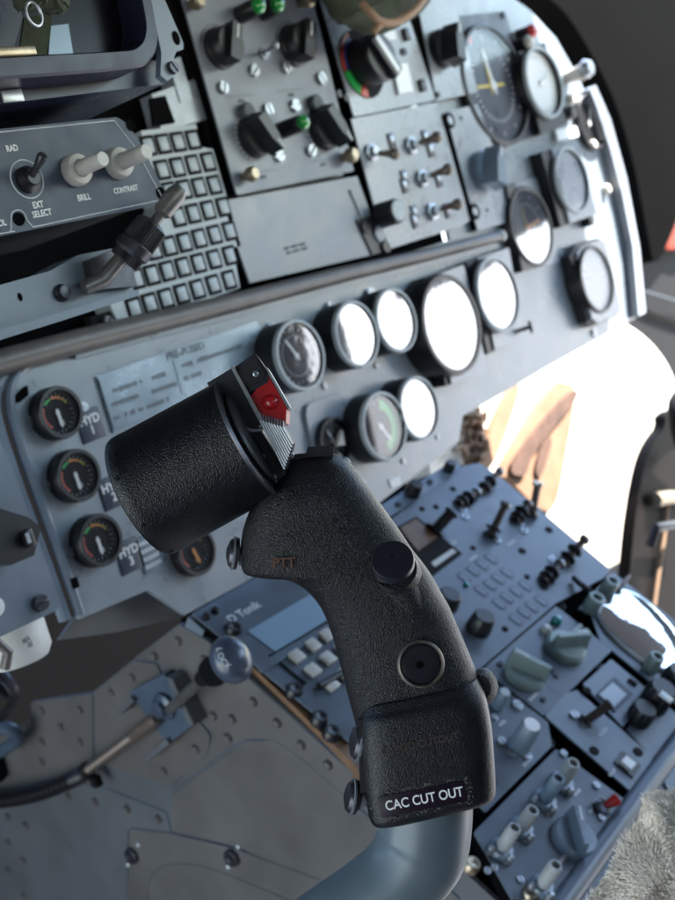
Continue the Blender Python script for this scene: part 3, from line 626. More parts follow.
t2 = [(-200, 84), (0, 81), (150, 68), (160, 62), (160, 30), (150, -60), (-200, -60)]
b = MB(); b.prism(t.poly(t2), -.11, -.052, bev=.001); 
b.obj('rear_housing', 'boxdark', t)
b = MB(); b.prism(t.poly([(-200, 107), (0, 104), (164, 84), (166, 60), (-200, 76)], -.02), -.12, -.02, bev=.001); b.obj('lower_shelf', 'navy', t)
b = MB(); b.box((0, 0, 0), (.012, .006, .002), bev=.0006); b.obj('catch_plate', 'steel', t, t.l(12, 96, -.019))
bp = [(150, -20), (163, -12), (186, 42), (186, 48), (179, 50), (176, 58), (178, 74), (170, 80), (163, 74), (164, 52)]
b = MB(); b.prism(t.poly(bp, -.006), -.012, -.008, bev=.0006); br = b.obj('side_bracket', 'blueg', t)
b = MB(); b.lathe([(.0028, 0), (.0028, .0005), (0, .0005)], seg=20, sx=.8, sy=1.3); b.obj('hole', 'void', br, t.l(176, 38, -.0079))
screw(t, 172, 68, 6.5, h=-.0078, m='darkmetal')

t = T('monitor_control_box', 'blue-grey control box with two cream knobs and a black toggle under the monitor', 'control box', FB, 80, 180)
fp = [(-160, 142), (0, 129), (117, 117), (128, 124), (140, 142), (167, 196), (165, 203), (60, 224), (0, 236), (-160, 262)]
b = MB(); b.prism(t.poly(fp, 0, r=.0015), -.0025, 0, bev=.0005); b.obj('faceplate', 'boxdark', t)
b = MB(); b.prism(t.poly([(-160, 146), (0, 132), (115, 120), (135, 145), (162, 199), (0, 232), (-160, 258)], -.003), -.13, -.0028, bev=.001); b.obj('housing', 'matte', t)
k = t.k(80, 180)
ol = [t.l(x, y, .0001) for x, y in [(-160, 145), (0, 132), (114, 120.5), (134, 146), (162, 197), (160, 200), (33, 227)]]
ol2 = [t.l(p.x, p.y, .0001) for p in smooth([(33, 227), (27, 220), (24, 213), (18, 210), (12, 213), (11, 222), (10, 231), (0, 233.5), (-160, 259)], 5)]
b = MB(); b.tube(ol, .00028, seg=5); b.tube(ol2, .00028, seg=5)
cc = t.l(27, 179, .0001); b.tube([cc + Vector((math.cos(a), math.sin(a), 0)) * 18.5 * k for a in [i * PI / 18 for i in range(37)]], .0003, seg=5); b.obj('outline_marking', 'offwhite', t)
for x, y in [(131, 125), (161, 193), (19, 219)]:
    b = MB(); R = 6.5 * k; b.lathe([(R, 0), (R, .0002), (R * .8, .0002), (R * .7, .00005), (0, .00005)], seg=24); b.obj('mounting_hole', 'void', t, t.l(x, y, .0002))
for s_, x, y, z_ in [('RAD', 12, 148.5, 7.5), ('EXT', 38, 205, 7.8), ('SELECT', 42, 213.5, 7.8), ('BRILL', 84, 197.5, 7.8), ('CONTRAST', 126, 189.5, 7.0), ('OL', 2, 223, 7.5)]:
    text(t, s_, z_ * k * 1.12, t.l(x, y, .0002), 'white', sx=.82)
for base, tip, rr_ in [((74, 171), (102, 155), 11), ((116, 164), (144, 145), 11)]:
    o, hg, r = knobcyl(t, base, tip, 8.3, 'cream', name='adjusting_knob', skirt=1.0, taper=.92, seg=48)
    b = MB(); b.lathe([(16 * k, 0), (16 * k, .0035), (14.5 * k, .0055), (9 * k, .0062)], seg=48); b.obj('skirt', 'cream', o)
o = MB(); o.lathe([(13 * k, 0), (13 * k, .002), (8 * k, .004), (7 * k, .006), (0, .006)], seg=24); o.lathe([(9.5 * k, 0), (9.5 * k, .0035), (0, .0035)], seg=6); o.obj('switch_boot', 'black', t, t.l(27, 180))
a = t.l(31, 178, .004); e = t.l(43, 155, .016); b = MB(); d = e - a; L = d.length
b.lathe([(.0016, 0), (.0017, L * .5), (.0026, L * .9), (.0022, L), (0, L * 1.03)], Mz((0, 0, 0), d), seg=18); b.obj('toggle_lever', 'darkmetal', t, a)

# bracket arm with knurled clamp
FA = Fr(CAM + Vector((.4, .50, 0)), (1, 0, 0), (0, 0, 1))
t = T('bracket_arm', 'blue-grey bracket arm with a bolt, below the monitor control box', 'bracket', FA, 60, 290)
b = MB(); b.prism(t.poly([(-160, 330), (0, 285), (50, 271), (78, 255), (126, 246), (134, 292), (118, 297), (60, 316), (0, 336), (-160, 388)], 0, r=.002), -.022, 0, bev=.002, seg=3); b.obj('arm', 'blueg', t)
b = MB(); b.prism(t.poly([(82, 262), (120, 246), (130, 288), (88, 292)], 0), -.0005, .006, bev=.001); b.obj('clevis', 'darkmetal', t)
b = MB(); b.prism(t.poly([(-160, 380), (0, 330), (62, 312), (120, 294), (136, 290), (137, 296), (64, 320), (0, 340), (-160, 392)], .004), -.015, .006, bev=.0012); b.obj('lower_lip', 'blueg', t)
k = t.k(60, 290)
b = MB(); b.lathe([(9 * k, 0), (9 * k, .0012), (7 * k, .002), (6.5 * k, .004), (0, .0045)], seg=28); b.obj('bolt', 'darkmetal', t, t.l(61, 293))
b = MB(); b.lathe([(3.2 * k, 0), (3.2 * k, .0003), (0, .0003)], seg=20, sx=.7, sy=1.3); b.obj('slot', 'void', t, t.l(20, 297, .0001))
b = MB(); b.tube([t.l(84, 288, .008), t.l(104, 279, .012), t.l(118, 262, .018), t.l(138, 243, .024)], [.004, .0045, .004, .004], seg=16); b.obj('pivot_rod', 'gunmetal', t)
t = T('knurled_clamp', 'knurled black clamp collar with worn metal pin, in front of the keypad', 'clamp', FA, 145, 240, h=.02)
A = t.l(124, 261, .020); B = t.l(182, 187, .045); d = B - A; L = d.length; R = 19 * t.k(145, 238, .03)
b = MB(); b.lathe([(R * .82, L * .08), (R * 1.0, L * .12), (R * 1.0, L * .22), (R * .9, L * .24)], Mz(A, d), seg=40); b.obj('retaining_ring', 'darkmetal', t)
b = MB(); b.lathe([(0, 0), (R * .85, 0), (R * .85, L * .1), (R * .95, L * .24), (R * .9, L * .48), (R * .55, L * .52), (0, L * .52)], Mz(A, d), seg=80, knurl=-.05, kn=1); b.obj('collar', 'black', t)
b = MB(); b.lathe([(R * .3, L * .5), (R * .30, L * .62), (R * .52, L * .66), (R * .55, L * .9), (R * .35, L * .99), (0, L)], Mz(A, d), seg=28); b.obj('pin', 'gunmetal', t)

# side panel box at the left edge
FL = Fr(CAM + Vector((.4, .60, 0)), (1, 0, 0), (0, 0, 1))
t = T('side_equipment_box', 'blue-grey equipment box with black connector at the left edge below the arm', 'equipment box', FL, 20, 540)
b = MB(); b.prism(t.poly([(-120, 380), (-6, 430), (8, 455), (60, 600), (58, 610), (0, 637), (-120, 690)], 0, r=.003), -.05, 0, bev=.0025, seg=3); b.obj('cover', 'blueg', t)
b = MB(); b.prism(t.poly([(-40, 500), (20, 518), (33, 528), (26, 556), (2, 566), (-40, 560)], .01), 0, .018, bev=.002); o = b.obj('connector', 'black', t)
b = MB(); b.box((0, 0, 0), (.005, .010, .006), bev=.0006); b.obj('connector_tab', 'black', t, t.l(28, 538, .020)); b = MB(); b.box((0, 0, 0), (.0025, .006, .001)); b.obj('contact', 'steel', t, t.l(28, 538, .0236))
screw(t, 39, 603, 9, h=0, m='darkmetal')
b = MB(); k = t.k(0, 608); b.lathe([(10 * k, 0), (10 * k, .001), (7 * k, .0015), (0, .0015)]); b.obj('round_sticker', 'offwhite', t, t.l(-5, 607, 0))
t = T('white_bottle', 'white plastic bottle with printed band, tucked under the side box', 'bottle', FL, 15, 655)
b = MB(); R = .021; b.lathe([(0, -.008), (R * .85, -.008), (R, -.003), (R, .04), (0, .04)], Mz(t.l(16, 648, -.03), (0, 1, 0)), seg=36); b.obj('body', 'bottle', t)
text(t, 'MAX 50\n10 FB', .0045, t.l(36, 643, -.03 + .0212 * .9) , 'ink', rot=0, T4=Matrix.Translation(t.l(32, 640, -.03 + .0205)) @ Matrix.Rotation(.25, 4, 'Y'))
b = MB(); b.tube([t.l(-5, 640, .01), t.l(8, 652, .012), t.l(5, 668, .008)], .003, seg=8); b.obj('cap_strap', 'rail', t)

# olive pouch with cord hanging at the top
t = T('olive_pouch', 'olive green cloth pouch with tan cord hanging at the top of the panel', 'pouch', FP, 375, 10, h=.05)
def blob(pts_px, fr, z, thick, T_, n=5, nz=7):
    P = [T_.l(x, y, z) for x, y in pts_px]; P = [p for p in smooth(P, n, closed=True)]
    c = sum((p for p in P), Vector()) / len(P); rr = []
    for i in range(nz + 1):
        a = -PI / 2 + PI * i / nz; s_ = max(.03, math.cos(a)) ** .6; rr.append([c + (p - c) * s_ + Vector((0, 0, thick * math.sin(a))) + Vector((random.uniform(-1, 1), random.uniform(-1, 1), random.uniform(-1, 1))) * .0012 for p in P])
    return rr
b = MB(); b.rings(blob([(322, -40), (334, 12), (352, 24), (372, 33), (392, 30), (418, 14), (432, -10), (430, -50)], FP, .055, .02, t)); b.obj('cloth_body', 'olive', t, ang=60)
b = MB(); b.tube(smooth([t.l(x, y, z) for x, y, z in [(362, 4, .085), (370, 12, .09), (380, 21, .09), (395, 22, .09), (412, 12, .09), (424, -2, .085), (432, -20, .08)]], 5), .0035, seg=10); b.tube(smooth([t.l(x, y, z) for x, y, z in [(384, 22, .088), (378, 27, .088), (373, 33, .085)]], 4), [.003] * 8 + [.002], seg=8); b.obj('cord', 'cord', t)
for q in [(8, 0), (36, 12)]: pass
t = T('dark_strap', 'dark strap end with a worn metal ring hanging over the monitor screen', 'strap', FM, 40, 4, h=.01)
b = MB(); b.rings(blob([(4, -30), (14, 2), (28, 12), (44, 8), (60, 14), (68, 4), (62, -30)], FM, .012, .006, t)); b.obj('strap', 'olive', t, ang=60)
b = MB(); R = .004; b.tube([t.l(34, 14, .02) + Vector((math.cos(a) * R, math.sin(a) * R * 1.3, 0)) for a in [i * PI / 10 for i in range(21)]], .0007, seg=8); b.obj('ring', 'steel', t)
# ================================================================== CENTRE CONSOLE
t = T('centre_console', 'black frame of the sloping centre console holding all its boxes', 'console', FC, 480, 640, h=-.006)
t.c = Vector((t.c.x, t.c.y, 0)); t.o.matrix_world = FC.M @ Matrix.Translation(t.c)
b = MB(); b.prism(t.poly([(186, 605), (375, 490), (432, 470), (462, 460), (505, 480), (612, 571), (800, 720), (620, 930), (570, 925), (350, 750)]), -.06, -.006); b.obj('tray', 'void', t)
b = MB(); b.prism(t.poly([(206, 624), (213, 618), (372, 768), (364, 777)]), -.03, .002, bev=.001); b.obj('side_trim', 'wood', t)
b = MB(); b.prism(t.poly([(188, 617), (195, 613), (209, 626), (204, 631)], .002), -.02, .002, bev=.001); b.obj('corner_block', 'blueg', t)
for x, y in [(232, 633), (293, 694), (318, 722), (330, 736), (470, 868), (528, 897)]:
    b = MB(); k = t.k(x, y); R = 9 * k; b.lathe([(R, 0), (R, R * .8), (R * .8, R * 1.1), (R * .3, R * 1.1), (0, R * .9)], seg=24); b.obj('quarter_turn_fastener', 'black' if x < 400 else 'brass', t, t.l(x, y, .002))
for x, y in [(448, 712), (560, 607), (583, 612), (520, 705), (549, 744), (607, 778), (618, 785), (598, 668), (505, 700)]:
    screw(t, x, y, 5.5, h=-.004, m='darkmetal')
def unit(name, label, cat, pts, m='console', h=.006, r=.0015, z0=-.02, group=None, part='faceplate'):
    x = sum(p[0] for p in pts) / len(pts); y = sum(p[1] for p in pts) / len(pts)
    t = T(name, label, cat, FC, at=Vector((*FC.loc(x, y, 0).to_2d(), 0)), group=group)
    boxed(t, pts, h, r, z0=z0, name=part, m=m); return t
H = .006
t = unit('navigation_unit', 'blue-grey navigation unit with pale display and cream keys, seen under the grip arch', 'navigation unit', [(192, 613), (345, 527), (455, 640), (350, 742)])
b = MB(); b.prism(t.poly([(235, 644), (345, 582), (372, 606), (262, 674)], H, r=.001), H + .0002, H + .0025, bev=.0004); b.obj('display_surround', 'console', t)
b = MB(); b.prism(t.poly([(248, 631), (318, 590), (340, 612), (276, 652)], H + .003, r=.001), H + .0026, H + .0032); b.obj('display', 'lcd', t)
b = MB(); p = [t.l(269, 656, H + .003), t.l(330, 620, H + .003)]; b.tube(p, .0006, seg=6); p = [t.l(279, 662, H + .001), t.l(306, 684, H + .001)]; b.tube(p, .0008, seg=6); b.obj('groove', 'void', t)
k = t.k(243, 610)
an = (t.l(270, 600) - t.l(228, 624)); text(t, 'D Tonik', 13 * k, t.l(244, 612, H + .0002), 'offwhite', rot=math.atan2(an.y, an.x))
first = None
for x, y in [(296, 658), (312, 647), (326, 637), (340, 628), (312, 672), (327, 660), (342, 650), (330, 686), (344, 676)]:
    c = t.l(x, y, H)
    if first is None:
        k = t.k(x, y); b = MB(); b.box((0, 0, .002), (14 * k, 14 * k, .004), bev=.0010, seg=3); b.box((0, 0, .0041), (7 * k, 2 * k, .0003)); first = b.obj('key', 'cream', t, c)
    else: dup_part(first, t, c)
b = MB(); b.tube([t.l(319, 686, H + .003), t.l(345, 672, H + .003)], .003, seg=12); b.obj('roller', 'black', t)
for x, y in [(206, 618), (215, 612)]: b = MB(); b.lathe([(.003, 0), (.003, .004), (0, .005)], seg=18); b.obj('stud', 'black', t, t.l(x, y, H))

t = unit('upper_strip_unit', 'narrow dark blue strip unit with a black knob, directly under the panel edge', 'strip unit', [(378, 507), (456, 459), (462, 468), (390, 517)], m='blueg', r=.0005)
knobcyl(t, (412, 494), (419, 484), 8, 'black', h0=H); knobcyl(t, (448, 470), (452, 462), 6, 'black', h0=H)
for q in [(398, 505), (430, 482)]: screw(t, q[0], q[1], 3.5, h=H, m='darkmetal')

t = unit('radio_keypad_unit', 'pale blue console unit with dark lever switches and sixteen rounded keys', 'radio unit', [(391, 519), (462, 466), (480, 463), (503, 479), (611, 570), (603, 578), (556, 603), (482, 667), (440, 690), (380, 560)], r=.001)
b = MB(); b.prism(t.poly([(396, 528), (416, 517), (462, 554), (430, 578), (420, 572)], H, r=.0006), H, H + .0008); b.obj('display_window', 'matte', t)
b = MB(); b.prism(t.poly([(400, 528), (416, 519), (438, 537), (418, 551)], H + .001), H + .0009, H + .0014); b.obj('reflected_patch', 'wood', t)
b = MB(); b.prism(t.poly([(431, 563), (452, 549), (456, 552), (435, 567)], H + .001), H + .0009, H + .0014); b.obj('lit_digits', 'cream', t)
def lever(t, base, tip, h, rp=3.2, m='lever', cap=True, name='lever_switch', discs=2):
    k = t.k(*base); a = t.l(*base, H); e = t.l(*tip, h); d = e - a; L = d.length; R = rp * k * 1.25
    b = MB(); b.lathe([(R * 1.6, 0), (R * 1.6, L * .05), (R * .9, L * .07), (R * .9, L * .9), (R * 1.2, L * .92), (R * 1.2, L), (0, L)], Mz((0, 0, 0), d), seg=18); o = b.obj(name, m, t, a)
    if cap: b = MB(); b.lathe([(R * 1.35, L * .955), (R * 1.35, L * 1.03), (0, L * 1.04)], Mz((0, 0, 0), d), seg=18); b.obj('tip_cap', 'steel', o)
    for i in range(discs):
        z = L * (.2 + .3 * i); b = MB(); b.lathe([(R * .9, z), (R * 2.0, z + L * .01), (R * 2.0, z + L * .05), (R * .9, z + L * .06)], Mz((0, 0, 0), d), seg=18); b.obj('collar', 'darkmetal', o)
    return o
lever(t, (434, 531), (452, 512), .022, 5.2, 'black', False, discs=0)
lever(t, (458, 505), (477, 492), .010, 3.2); lever(t, (480, 492), (500, 471), .018, 2.8)
lever(t, (490, 536), (506, 504), .030, 3.4, discs=1); lever(t, (515, 521), (528, 503), .016, 3.2); lever(t, (532, 515), (538, 483), .034, 3.4, discs=1)
lever(t, (543, 582), (560, 563), .014, 3.4); lever(t, (563, 563), (585, 539), .022, 3.4)
for q in [(463, 510), (465, 517), (520, 524), (524, 531), (552, 560), (555, 572), (497, 541)]:
    k = t.k(*q); b = MB(); b.lathe([(4 * k, 0), (4 * k, .0015), (2.4 * k, .0015), (2.4 * k, .0002), (0, .0002)], seg=16); b.obj('switch_ring', 'steel', t, t.l(*q, H))
for q, r in [((522, 551), 4), ((549, 530), 4), ((436, 507), 3), ((422, 509), 3), ((453, 489), 3), ((473, 548), 3), ((527, 577), 3), ((505, 629), 3.5), ((544, 587), 4.5)]:
    k = t.k(*q); b = MB(); b.lathe([(r * k, 0), (r * k, .0008), (0, .0012)], seg=18); b.obj('black_screw', 'matte', t, t.l(*q, H))
kk = [(464, 578), (473, 571), (482, 565), (491, 559), (481, 591), (490, 585), (498, 579), (507, 573), (499, 604), (507, 598), (516, 592), (525, 586), (516, 620), (524, 613), (532, 607), (541, 601)]
firstk = None
for x, y in kk:
    c = t.l(x, y, H)
    if firstk is None:
        k = t.k(500, 590); w, l = 10.2 * k, 16.5 * k
        q = roundpoly([(-w / 2, -l / 2), (w / 2, -l / 2), (w / 2, l / 2), (-w / 2, l / 2)], w * .5, 6); q2 = [v * .66 for v in q]
        b = MB(); b.prism(q, -.0002, .0004); fr_ = b.obj('key_surround', 'darkmetal', t, c)
        b = MB(); b.prism(q2, .0003, .0006, bev=.0001); firstk = b.obj('key', 'console', t, c)
    else: dup_part(firstk, t, c); dup_part(fr_, t, c)
b = MB(); b.lathe([(.0028, 0), (.0026, .002), (0, .003)], seg=16); b.obj('indicator_lamp', 'teal', t, t.l(466, 585, H))
for q, tip in [((446, 604), (452, 594)), ((478, 629), (487, 616))]:
    knobcyl(t, q, tip, 13, 'black', h0=H, flut=1, taper=.85)

t = unit('selector_unit', 'pale console unit with two big grey-green winged selector knobs and a teal lamp', 'selector unit', [(483, 669), (556, 606), (612, 650), (544, 716)])
def wing(t, x, y, rpx, m, ang, hgt=.018):
    k = t.k(x, y); r = rpx * k
    b = MB(); b.lathe([(r, 0), (r, hgt * .25), (r * .88, hgt * .38), (0, hgt * .4)], seg=40)
    b.prism([Vector(v) for v in [(-r * .98, -r * .2), (r * 1.05, -r * .34), (r * 1.05, r * .34), (-r * .98, r * .2)]], hgt * .25, hgt, bev=r * .04, pts1=[Vector(v) for v in [(-r * .9, -r * .10), (r * .98, -r * .22), (r * .98, r * .22), (-r * .9, r * .10)]])
    o = b.obj('selector_knob', m, t, t.l(x, y, H), ang=25); o.rotation_euler = (0, 0, ang)
    b = MB(); b.box((r * .6, 0, hgt + .0003), (r * .7, r * .08, .0006)); b.obj('pointer_line', 'offwhite', o)
    return o
wing(t, 524, 676, 21, 'greyg', math.radians(110), .020); wing(t, 564, 650, 21, 'greyg', math.radians(-25), .020)
for q, m in [((545, 631), 'cream'), ((556, 622), 'teal')]:
    b = MB(); k = t.k(*q); R = 5.5 * k; b.lathe([(R, 0), (R, R * .6), (R * .6, R * 1.2), (0, R * 1.3)], seg=20); b.obj('lamp', m, t, t.l(*q, H))
for q in [(551, 671), (556, 676), (543, 700), (500, 664)]: screw(t, q[0], q[1], 3.2, h=H, m='darkmetal')

t = unit('volume_unit', 'console unit with a fluted grey knob with white top, beside the grip base', 'volume unit', [(430, 722), (481, 672), (548, 722), (552, 746), (486, 812), (474, 800)])
knobcyl(t, (519, 746), (532, 725), 11, 'bluek', h0=H, flut=1, topm='whiteglow', skirt=1.15)
knobcyl(t, (497, 706), (503, 691), 7, 'bluek', h0=H, flut=1, topm='keyf')
for q, r in [((512, 753), 5), ((527, 757), 5), ((501, 742), 5), ((494, 718), 4), ((517, 706), 6)]: screw(t, q[0], q[1], r, h=H)

t = unit('audio_unit', 'console unit with five hollow grey double knobs, a dark winged knob and red toggle', 'audio unit', [(474, 832), (556, 749), (627, 801), (556, 899), (512, 899)])
for base, tip in [((560, 784), (574, 763)), ((543, 802), (560, 779)), ((520, 830), (531, 809)), ((500, 851), (516, 828)), ((540, 888), (553, 863))]:
    o, hg, r = knobcyl(t, base, tip, 7.6, 'greyk' if base[0] != 543 else 'bluek', h0=H, flut=1, hollow=True, name='double_knob', taper=.95)
    k = t.k(*base); R = 13 * k; b = MB(); b.lathe([(R, 0), (R, .003), (R * .85, .005), (R * .5, .0055)], seg=36); b.obj('skirt', 'bluek', o)
    for a in (0.3, 2.6, 4.4):
        b = MB(); b.lathe([(.003, 0), (.003, .005), (.0015, .007), (0, .007)], seg=14); b.obj('skirt_screw', 'steel', o, (math.cos(a) * R, math.sin(a) * R, 0))
wing(t, 573, 840, 24, 'bluek', math.radians(40), .017)
k = t.k(602, 806); a = t.l(600, 809, H); e = t.l(619, 798, .016); b = MB(); d = e - a; L = d.length
b.lathe([(.0022, 0), (.0022, L * .3), (.0034, L * .5), (.0045, L * .85), (.0038, L * .97), (0, L)], Mz((0, 0, 0), d), seg=20); b.obj('toggle_lever', 'redknob', t, a)
b = MB(); b.lathe([(.006, 0), (.006, .003), (.004, .004), (0, .004)], seg=20); b.obj('switch_nut', 'darkmetal', t, a)
b = MB(); b.tube([t.l(592, 803, .01), t.l(600, 797, .012), t.l(607, 802, .01)], .001, seg=8); b.obj('guard_wire', 'steel', t)
for q in [(563, 754), (596, 786), (487, 871), (494, 868), (601, 818), (520, 880)]: screw(t, q[0], q[1], 4, h=H)

t = unit('lamp_unit', 'dark console box with a small square window painted pale with sky glare above the switch box', 'lamp unit', [(583, 684), (611, 659), (651, 692), (623, 727)], m='blueg')
b = MB(); b.prism(t.poly([(596, 694), (614, 677), (633, 694), (615, 712)], H + .001, r=.0005), H + .0002, H + .0014); b.obj('window_frame', 'boxdark', t)
b = MB(); b.prism(t.poly([(600, 694), (613, 682), (627, 694), (614, 707)], H + .002), H + .0015, H + .0018); b.obj('window', 'lcdw', t)
screw(t, 586, 692, 5, h=H, m='matte')
b = MB(); b.box((0, 0, .001), (.004, .008, .002)); b.obj('slot', 'matte', t, t.l(632, 683, H))
t = unit('switch_unit', 'dark blue console box with one bronze lever and a white rocker switch', 'switch unit', [(545, 716), (566, 693), (577, 690), (653, 757), (637, 792), (629, 790)], m='blueg', r=.002)
lever(t, (585, 722), (610, 704), .020, 4, discs=0, cap=False)
for q in [(574, 716), (585, 724)]: screw(t, q[0], q[1], 5, h=H)
b = MB(); b.prism(t.poly([(614, 762), (622, 751), (641, 766), (633, 778)], H + .001), H, H + .0016, bev=.0003); b.obj('rocker_frame', 'black', t)
b = MB(); b.prism(t.poly([(621, 761), (626, 756), (636, 764), (631, 770)], H + .004), H + .0016, H + .005, bev=.0006); b.obj('rocker', 'whiteglow', t)
for q in [(594, 751), (638, 752)]: b = MB(); b.lathe([(.004, 0), (.004, .001), (0, .001)], seg=16); b.obj('plug', 'matte', t, t.l(*q, H))
big_ = [o for o in COL.objects if o.parent is None and o.name.split('.')[0] in ('audio_unit', 'volume_unit', 'selector_unit', 'radio_keypad_unit', 'switch_unit')]
class PP: pass
for nm, L in {'audio_unit': [(575, 795, 4), (548, 815, 5), (524, 841, 4), (505, 864, 5), (548, 878, 4), (560, 862, 6), (590, 812, 3)], 'volume_unit': [(524, 765, 5), (500, 725, 4)], 'selector_unit': [(530, 700, 5), (575, 630, 5)], 'radio_keypad_unit': [(470, 560, 5), (508, 545, 5), (548, 560, 4), (450, 545, 4)], 'switch_unit': [(600, 735, 5), (610, 775, 4)]}.items():
    o_ = [o for o in big_ if o.name == nm][0]; pp = PP(); pp.o = o_; pp.c = FC.M.inverted() @ o_.matrix_world.translation
    for (x, y, n) in L:
        k_ = FC.k(x, y, H); c_ = FC.loc(x, y, H + .0002) - Vector((pp.c.x, pp.c.y, 0)); rr = random.Random(x * 3 + y); b = MB(); X = 0
        for i in range(n): w = rr.uniform(2, 3) * k_; b.box((X, 0, 0), (w * .8, 3.4 * k_, .0002)); X += w + .7 * k_
        q_ = b.obj('legend', 'offwhite', None, c_); q_.parent = o_
# big black barrel connectors
t = T('barrel_switch', 'black ribbed barrel switch with a small white tab at the right edge', 'switch', FC, 652, 712)
k = t.k(650, 712)
for (x, y, r, z) in [(636, 722, 13, .018), (650, 708, 15, .026), (664, 694, 13, .030)]:
    b = MB(); R = r * k; b.lathe([(R, -.01), (R, z * .8), (R * .85, z), (0, z)], seg=30, knurl=-.08, kn=1); b.obj('barrel', 'black', t, t.l(x, y, 0))
b = MB(); b.box((0, 0, 0), (.006, .011, .002), bev=.0004); b.obj('tab', 'offwhite', t, t.l(666, 697, .0315) + Vector((0, 0, 0)))
t = unit('right_rack_unit', 'blue-grey rack unit at the lower right edge with a dark barrel switch above', 'rack unit', [(626, 729), (655, 696), (760, 780), (700, 860), (655, 760)], m='blueg', h=.003)
# glazed unit
t = unit('glazed_unit', 'console unit under a clear oval cover that glares white, at the right edge', 'glazed unit', [(586, 600), (613, 572), (700, 640), (760, 690), (720, 740), (660, 690), (600, 640)], m='console')
b = MB(); ov = [(598, 602), (612, 590), (632, 592), (655, 608), (676, 632), (684, 655), (674, 668), (655, 664), (630, 648), (606, 625)]
P = [t.l(p.x, p.y, H + .004) for p in smooth(ov, 5, closed=True)]; c = sum(P, Vector()) / len(P)
rr = [[c + (p - c) * s_ + Vector((0, 0, z)) for p in P] for s_, z in [(1.03, -.006), (1, 0), (.8, .0018), (.5, .003), (.05, .0035)]]
b.rings(rr); b.obj('cover_lens', 'lensg', t)
b = MB(); b.prism([p.to_2d() for p in P], H, H + .001); b.obj('dial', 'navy', t)
b = MB(); b.tube([c + (p - c) * 1.02 + Vector((0, 0, -.002)) for p in P + P[:2]], .0012, seg=8); b.obj('lens_rim', 'keyf', t)
for q, tip, r in [((590, 610), (598, 597), 9), ((605, 594), (614, 581), 8), ((650, 668), (656, 655), 8)]:
    o, hg, rr_ = knobcyl(t, q, tip, r, 'greyg', h0=H, hollow=True, name='grey_cap', taper=.95)
k = t.k(585, 583); b = MB(); b.tube([t.l(574, 578, .01), t.l(582, 585, .014), t.l(590, 590, .012)], [.003, .003, .002], seg=10); b.tube([t.l(618, 590, .012), t.l(624, 583, .016), t.l(630, 575, .018)], [.003, .0025, .001], seg=10); b.obj('wire_catch', 'darkmetal', t)
# aft rail
t = T('console_rail', 'smooth blue-grey rail along the near end of the console by the fleece', 'rail', FC, 610, 830)
pts = [t.l(x, y, .004) for x, y in [(720, 686), (676, 746), (620, 823), (563, 902), (530, 950)]]
b = MB(); b.tube(pts, [.0085] * 5, seg=20); b.obj('tube', 'console', t)
b = MB(); b.prism([p.to_2d() + Vector((0, .006)) for p in pts] + [p.to_2d() + Vector((0, -.03)) for p in pts[::-1]], -.03, .001); b.obj('skirt_panel', 'console', t)

# ================================================================== RIVETED SIDE PLATES
t = T('riveted_side_panel', 'brown-grey riveted metal side panel with overlapping plates, lower left', 'side panel', FS, 120, 800)
b = MB(); b.prism(t.poly([(-120, 770), (0, 735), (30, 722), (31, 702), (92, 693), (133, 660), (179, 624), (208, 640), (370, 785), (560, 960), (520, 1060), (-160, 1100)]), -.004, 0); b.obj('base_plate', 'plateb', t)
def pl(pts, h, m='plate', z0=0, r=.003, seam=True):
    q = t.poly(pts, h, r=r)
    b = MB(); b.prism(q, z0, h, bev=.0003); o = b.obj('overlap_plate', m, t)
    if seam:
        b = MB(); b.tube([(p.x, p.y, h * .4) for p in q + q[:1]], .0006, seg=5); b.obj('sealant_seam', 'bluebr', o)
    return o
pl([(31, 702), (92, 694), (93, 762), (60, 776), (0, 794), (-60, 812), (-60, 750), (30, 724)], .0012)
pl([(94, 693), (134, 661), (156, 664), (166, 684), (210, 735), (207, 756), (170, 786), (96, 762)], .0016)
pl([(135, 658), (179, 625), (207, 641), (368, 787), (350, 800), (318, 778), (290, 752), (262, 738), (240, 740), (172, 790), (212, 742), (212, 730), (160, 662)], .0010)
pl([(172, 832), (172, 795), (246, 741), (276, 741), (305, 762), (360, 810), (460, 900), (330, 888), (235, 846)], .0013)
pl([(130, 829), (172, 834), (232, 848), (330, 884), (420, 925), (420, 1050), (120, 1050)], .0020)
pl([(-60, 800), (60, 780), (100, 787), (166, 812), (171, 833), (128, 828), (124, 1050), (-60, 1060)], .0008, m='plateb')
riv = [(178, 641), (154, 656), (204, 660), (132, 677), (111, 692), (253, 702), (213, 716), (232, 719), (228, 738), (196, 749), (164, 771), (42, 711), (80, 710), (61, 727), (42, 742), (80, 742), (42, 762), (95, 802), (127, 809), (158, 819), (8, 817), (26, 826), (8, 843), (23, 861), (8, 871), (24, 896), (277, 723), (301, 745), (328, 765), (68, 797), (455, 872)]
fr0 = None
for x, y in riv:
    c = t.l(x, y, .0016)
    if fr0 is None:
        b = MB(); R = .0042; b.lathe([(R, -.001), (R * .95, .0006), (R * .65, .0026), (0, .0032)], seg=20); fr0 = b.obj('rivet', 'plate', t, c)
    else: dup_part(fr0, t, c)
for x, y in [(133, 855), (233, 857)]:
    k = t.k(x, y); R = .0075
    b = MB(); b.lathe([(R, 0), (R, .003), (R * .8, .0045), (R * .3, .0045), (0, .003)], seg=24); b.obj('quarter_turn_fastener', 'darkmetal', t, t.l(x, y, .002))
    for dx, dy in [(5, -10), (-5, 10)]: b = MB(); b.lathe([(.0018, 0), (.0015, .0006), (0, .0008)], seg=12); b.obj('paint_dot', 'offwhite', t, t.l(x + dx, y + dy, .002))
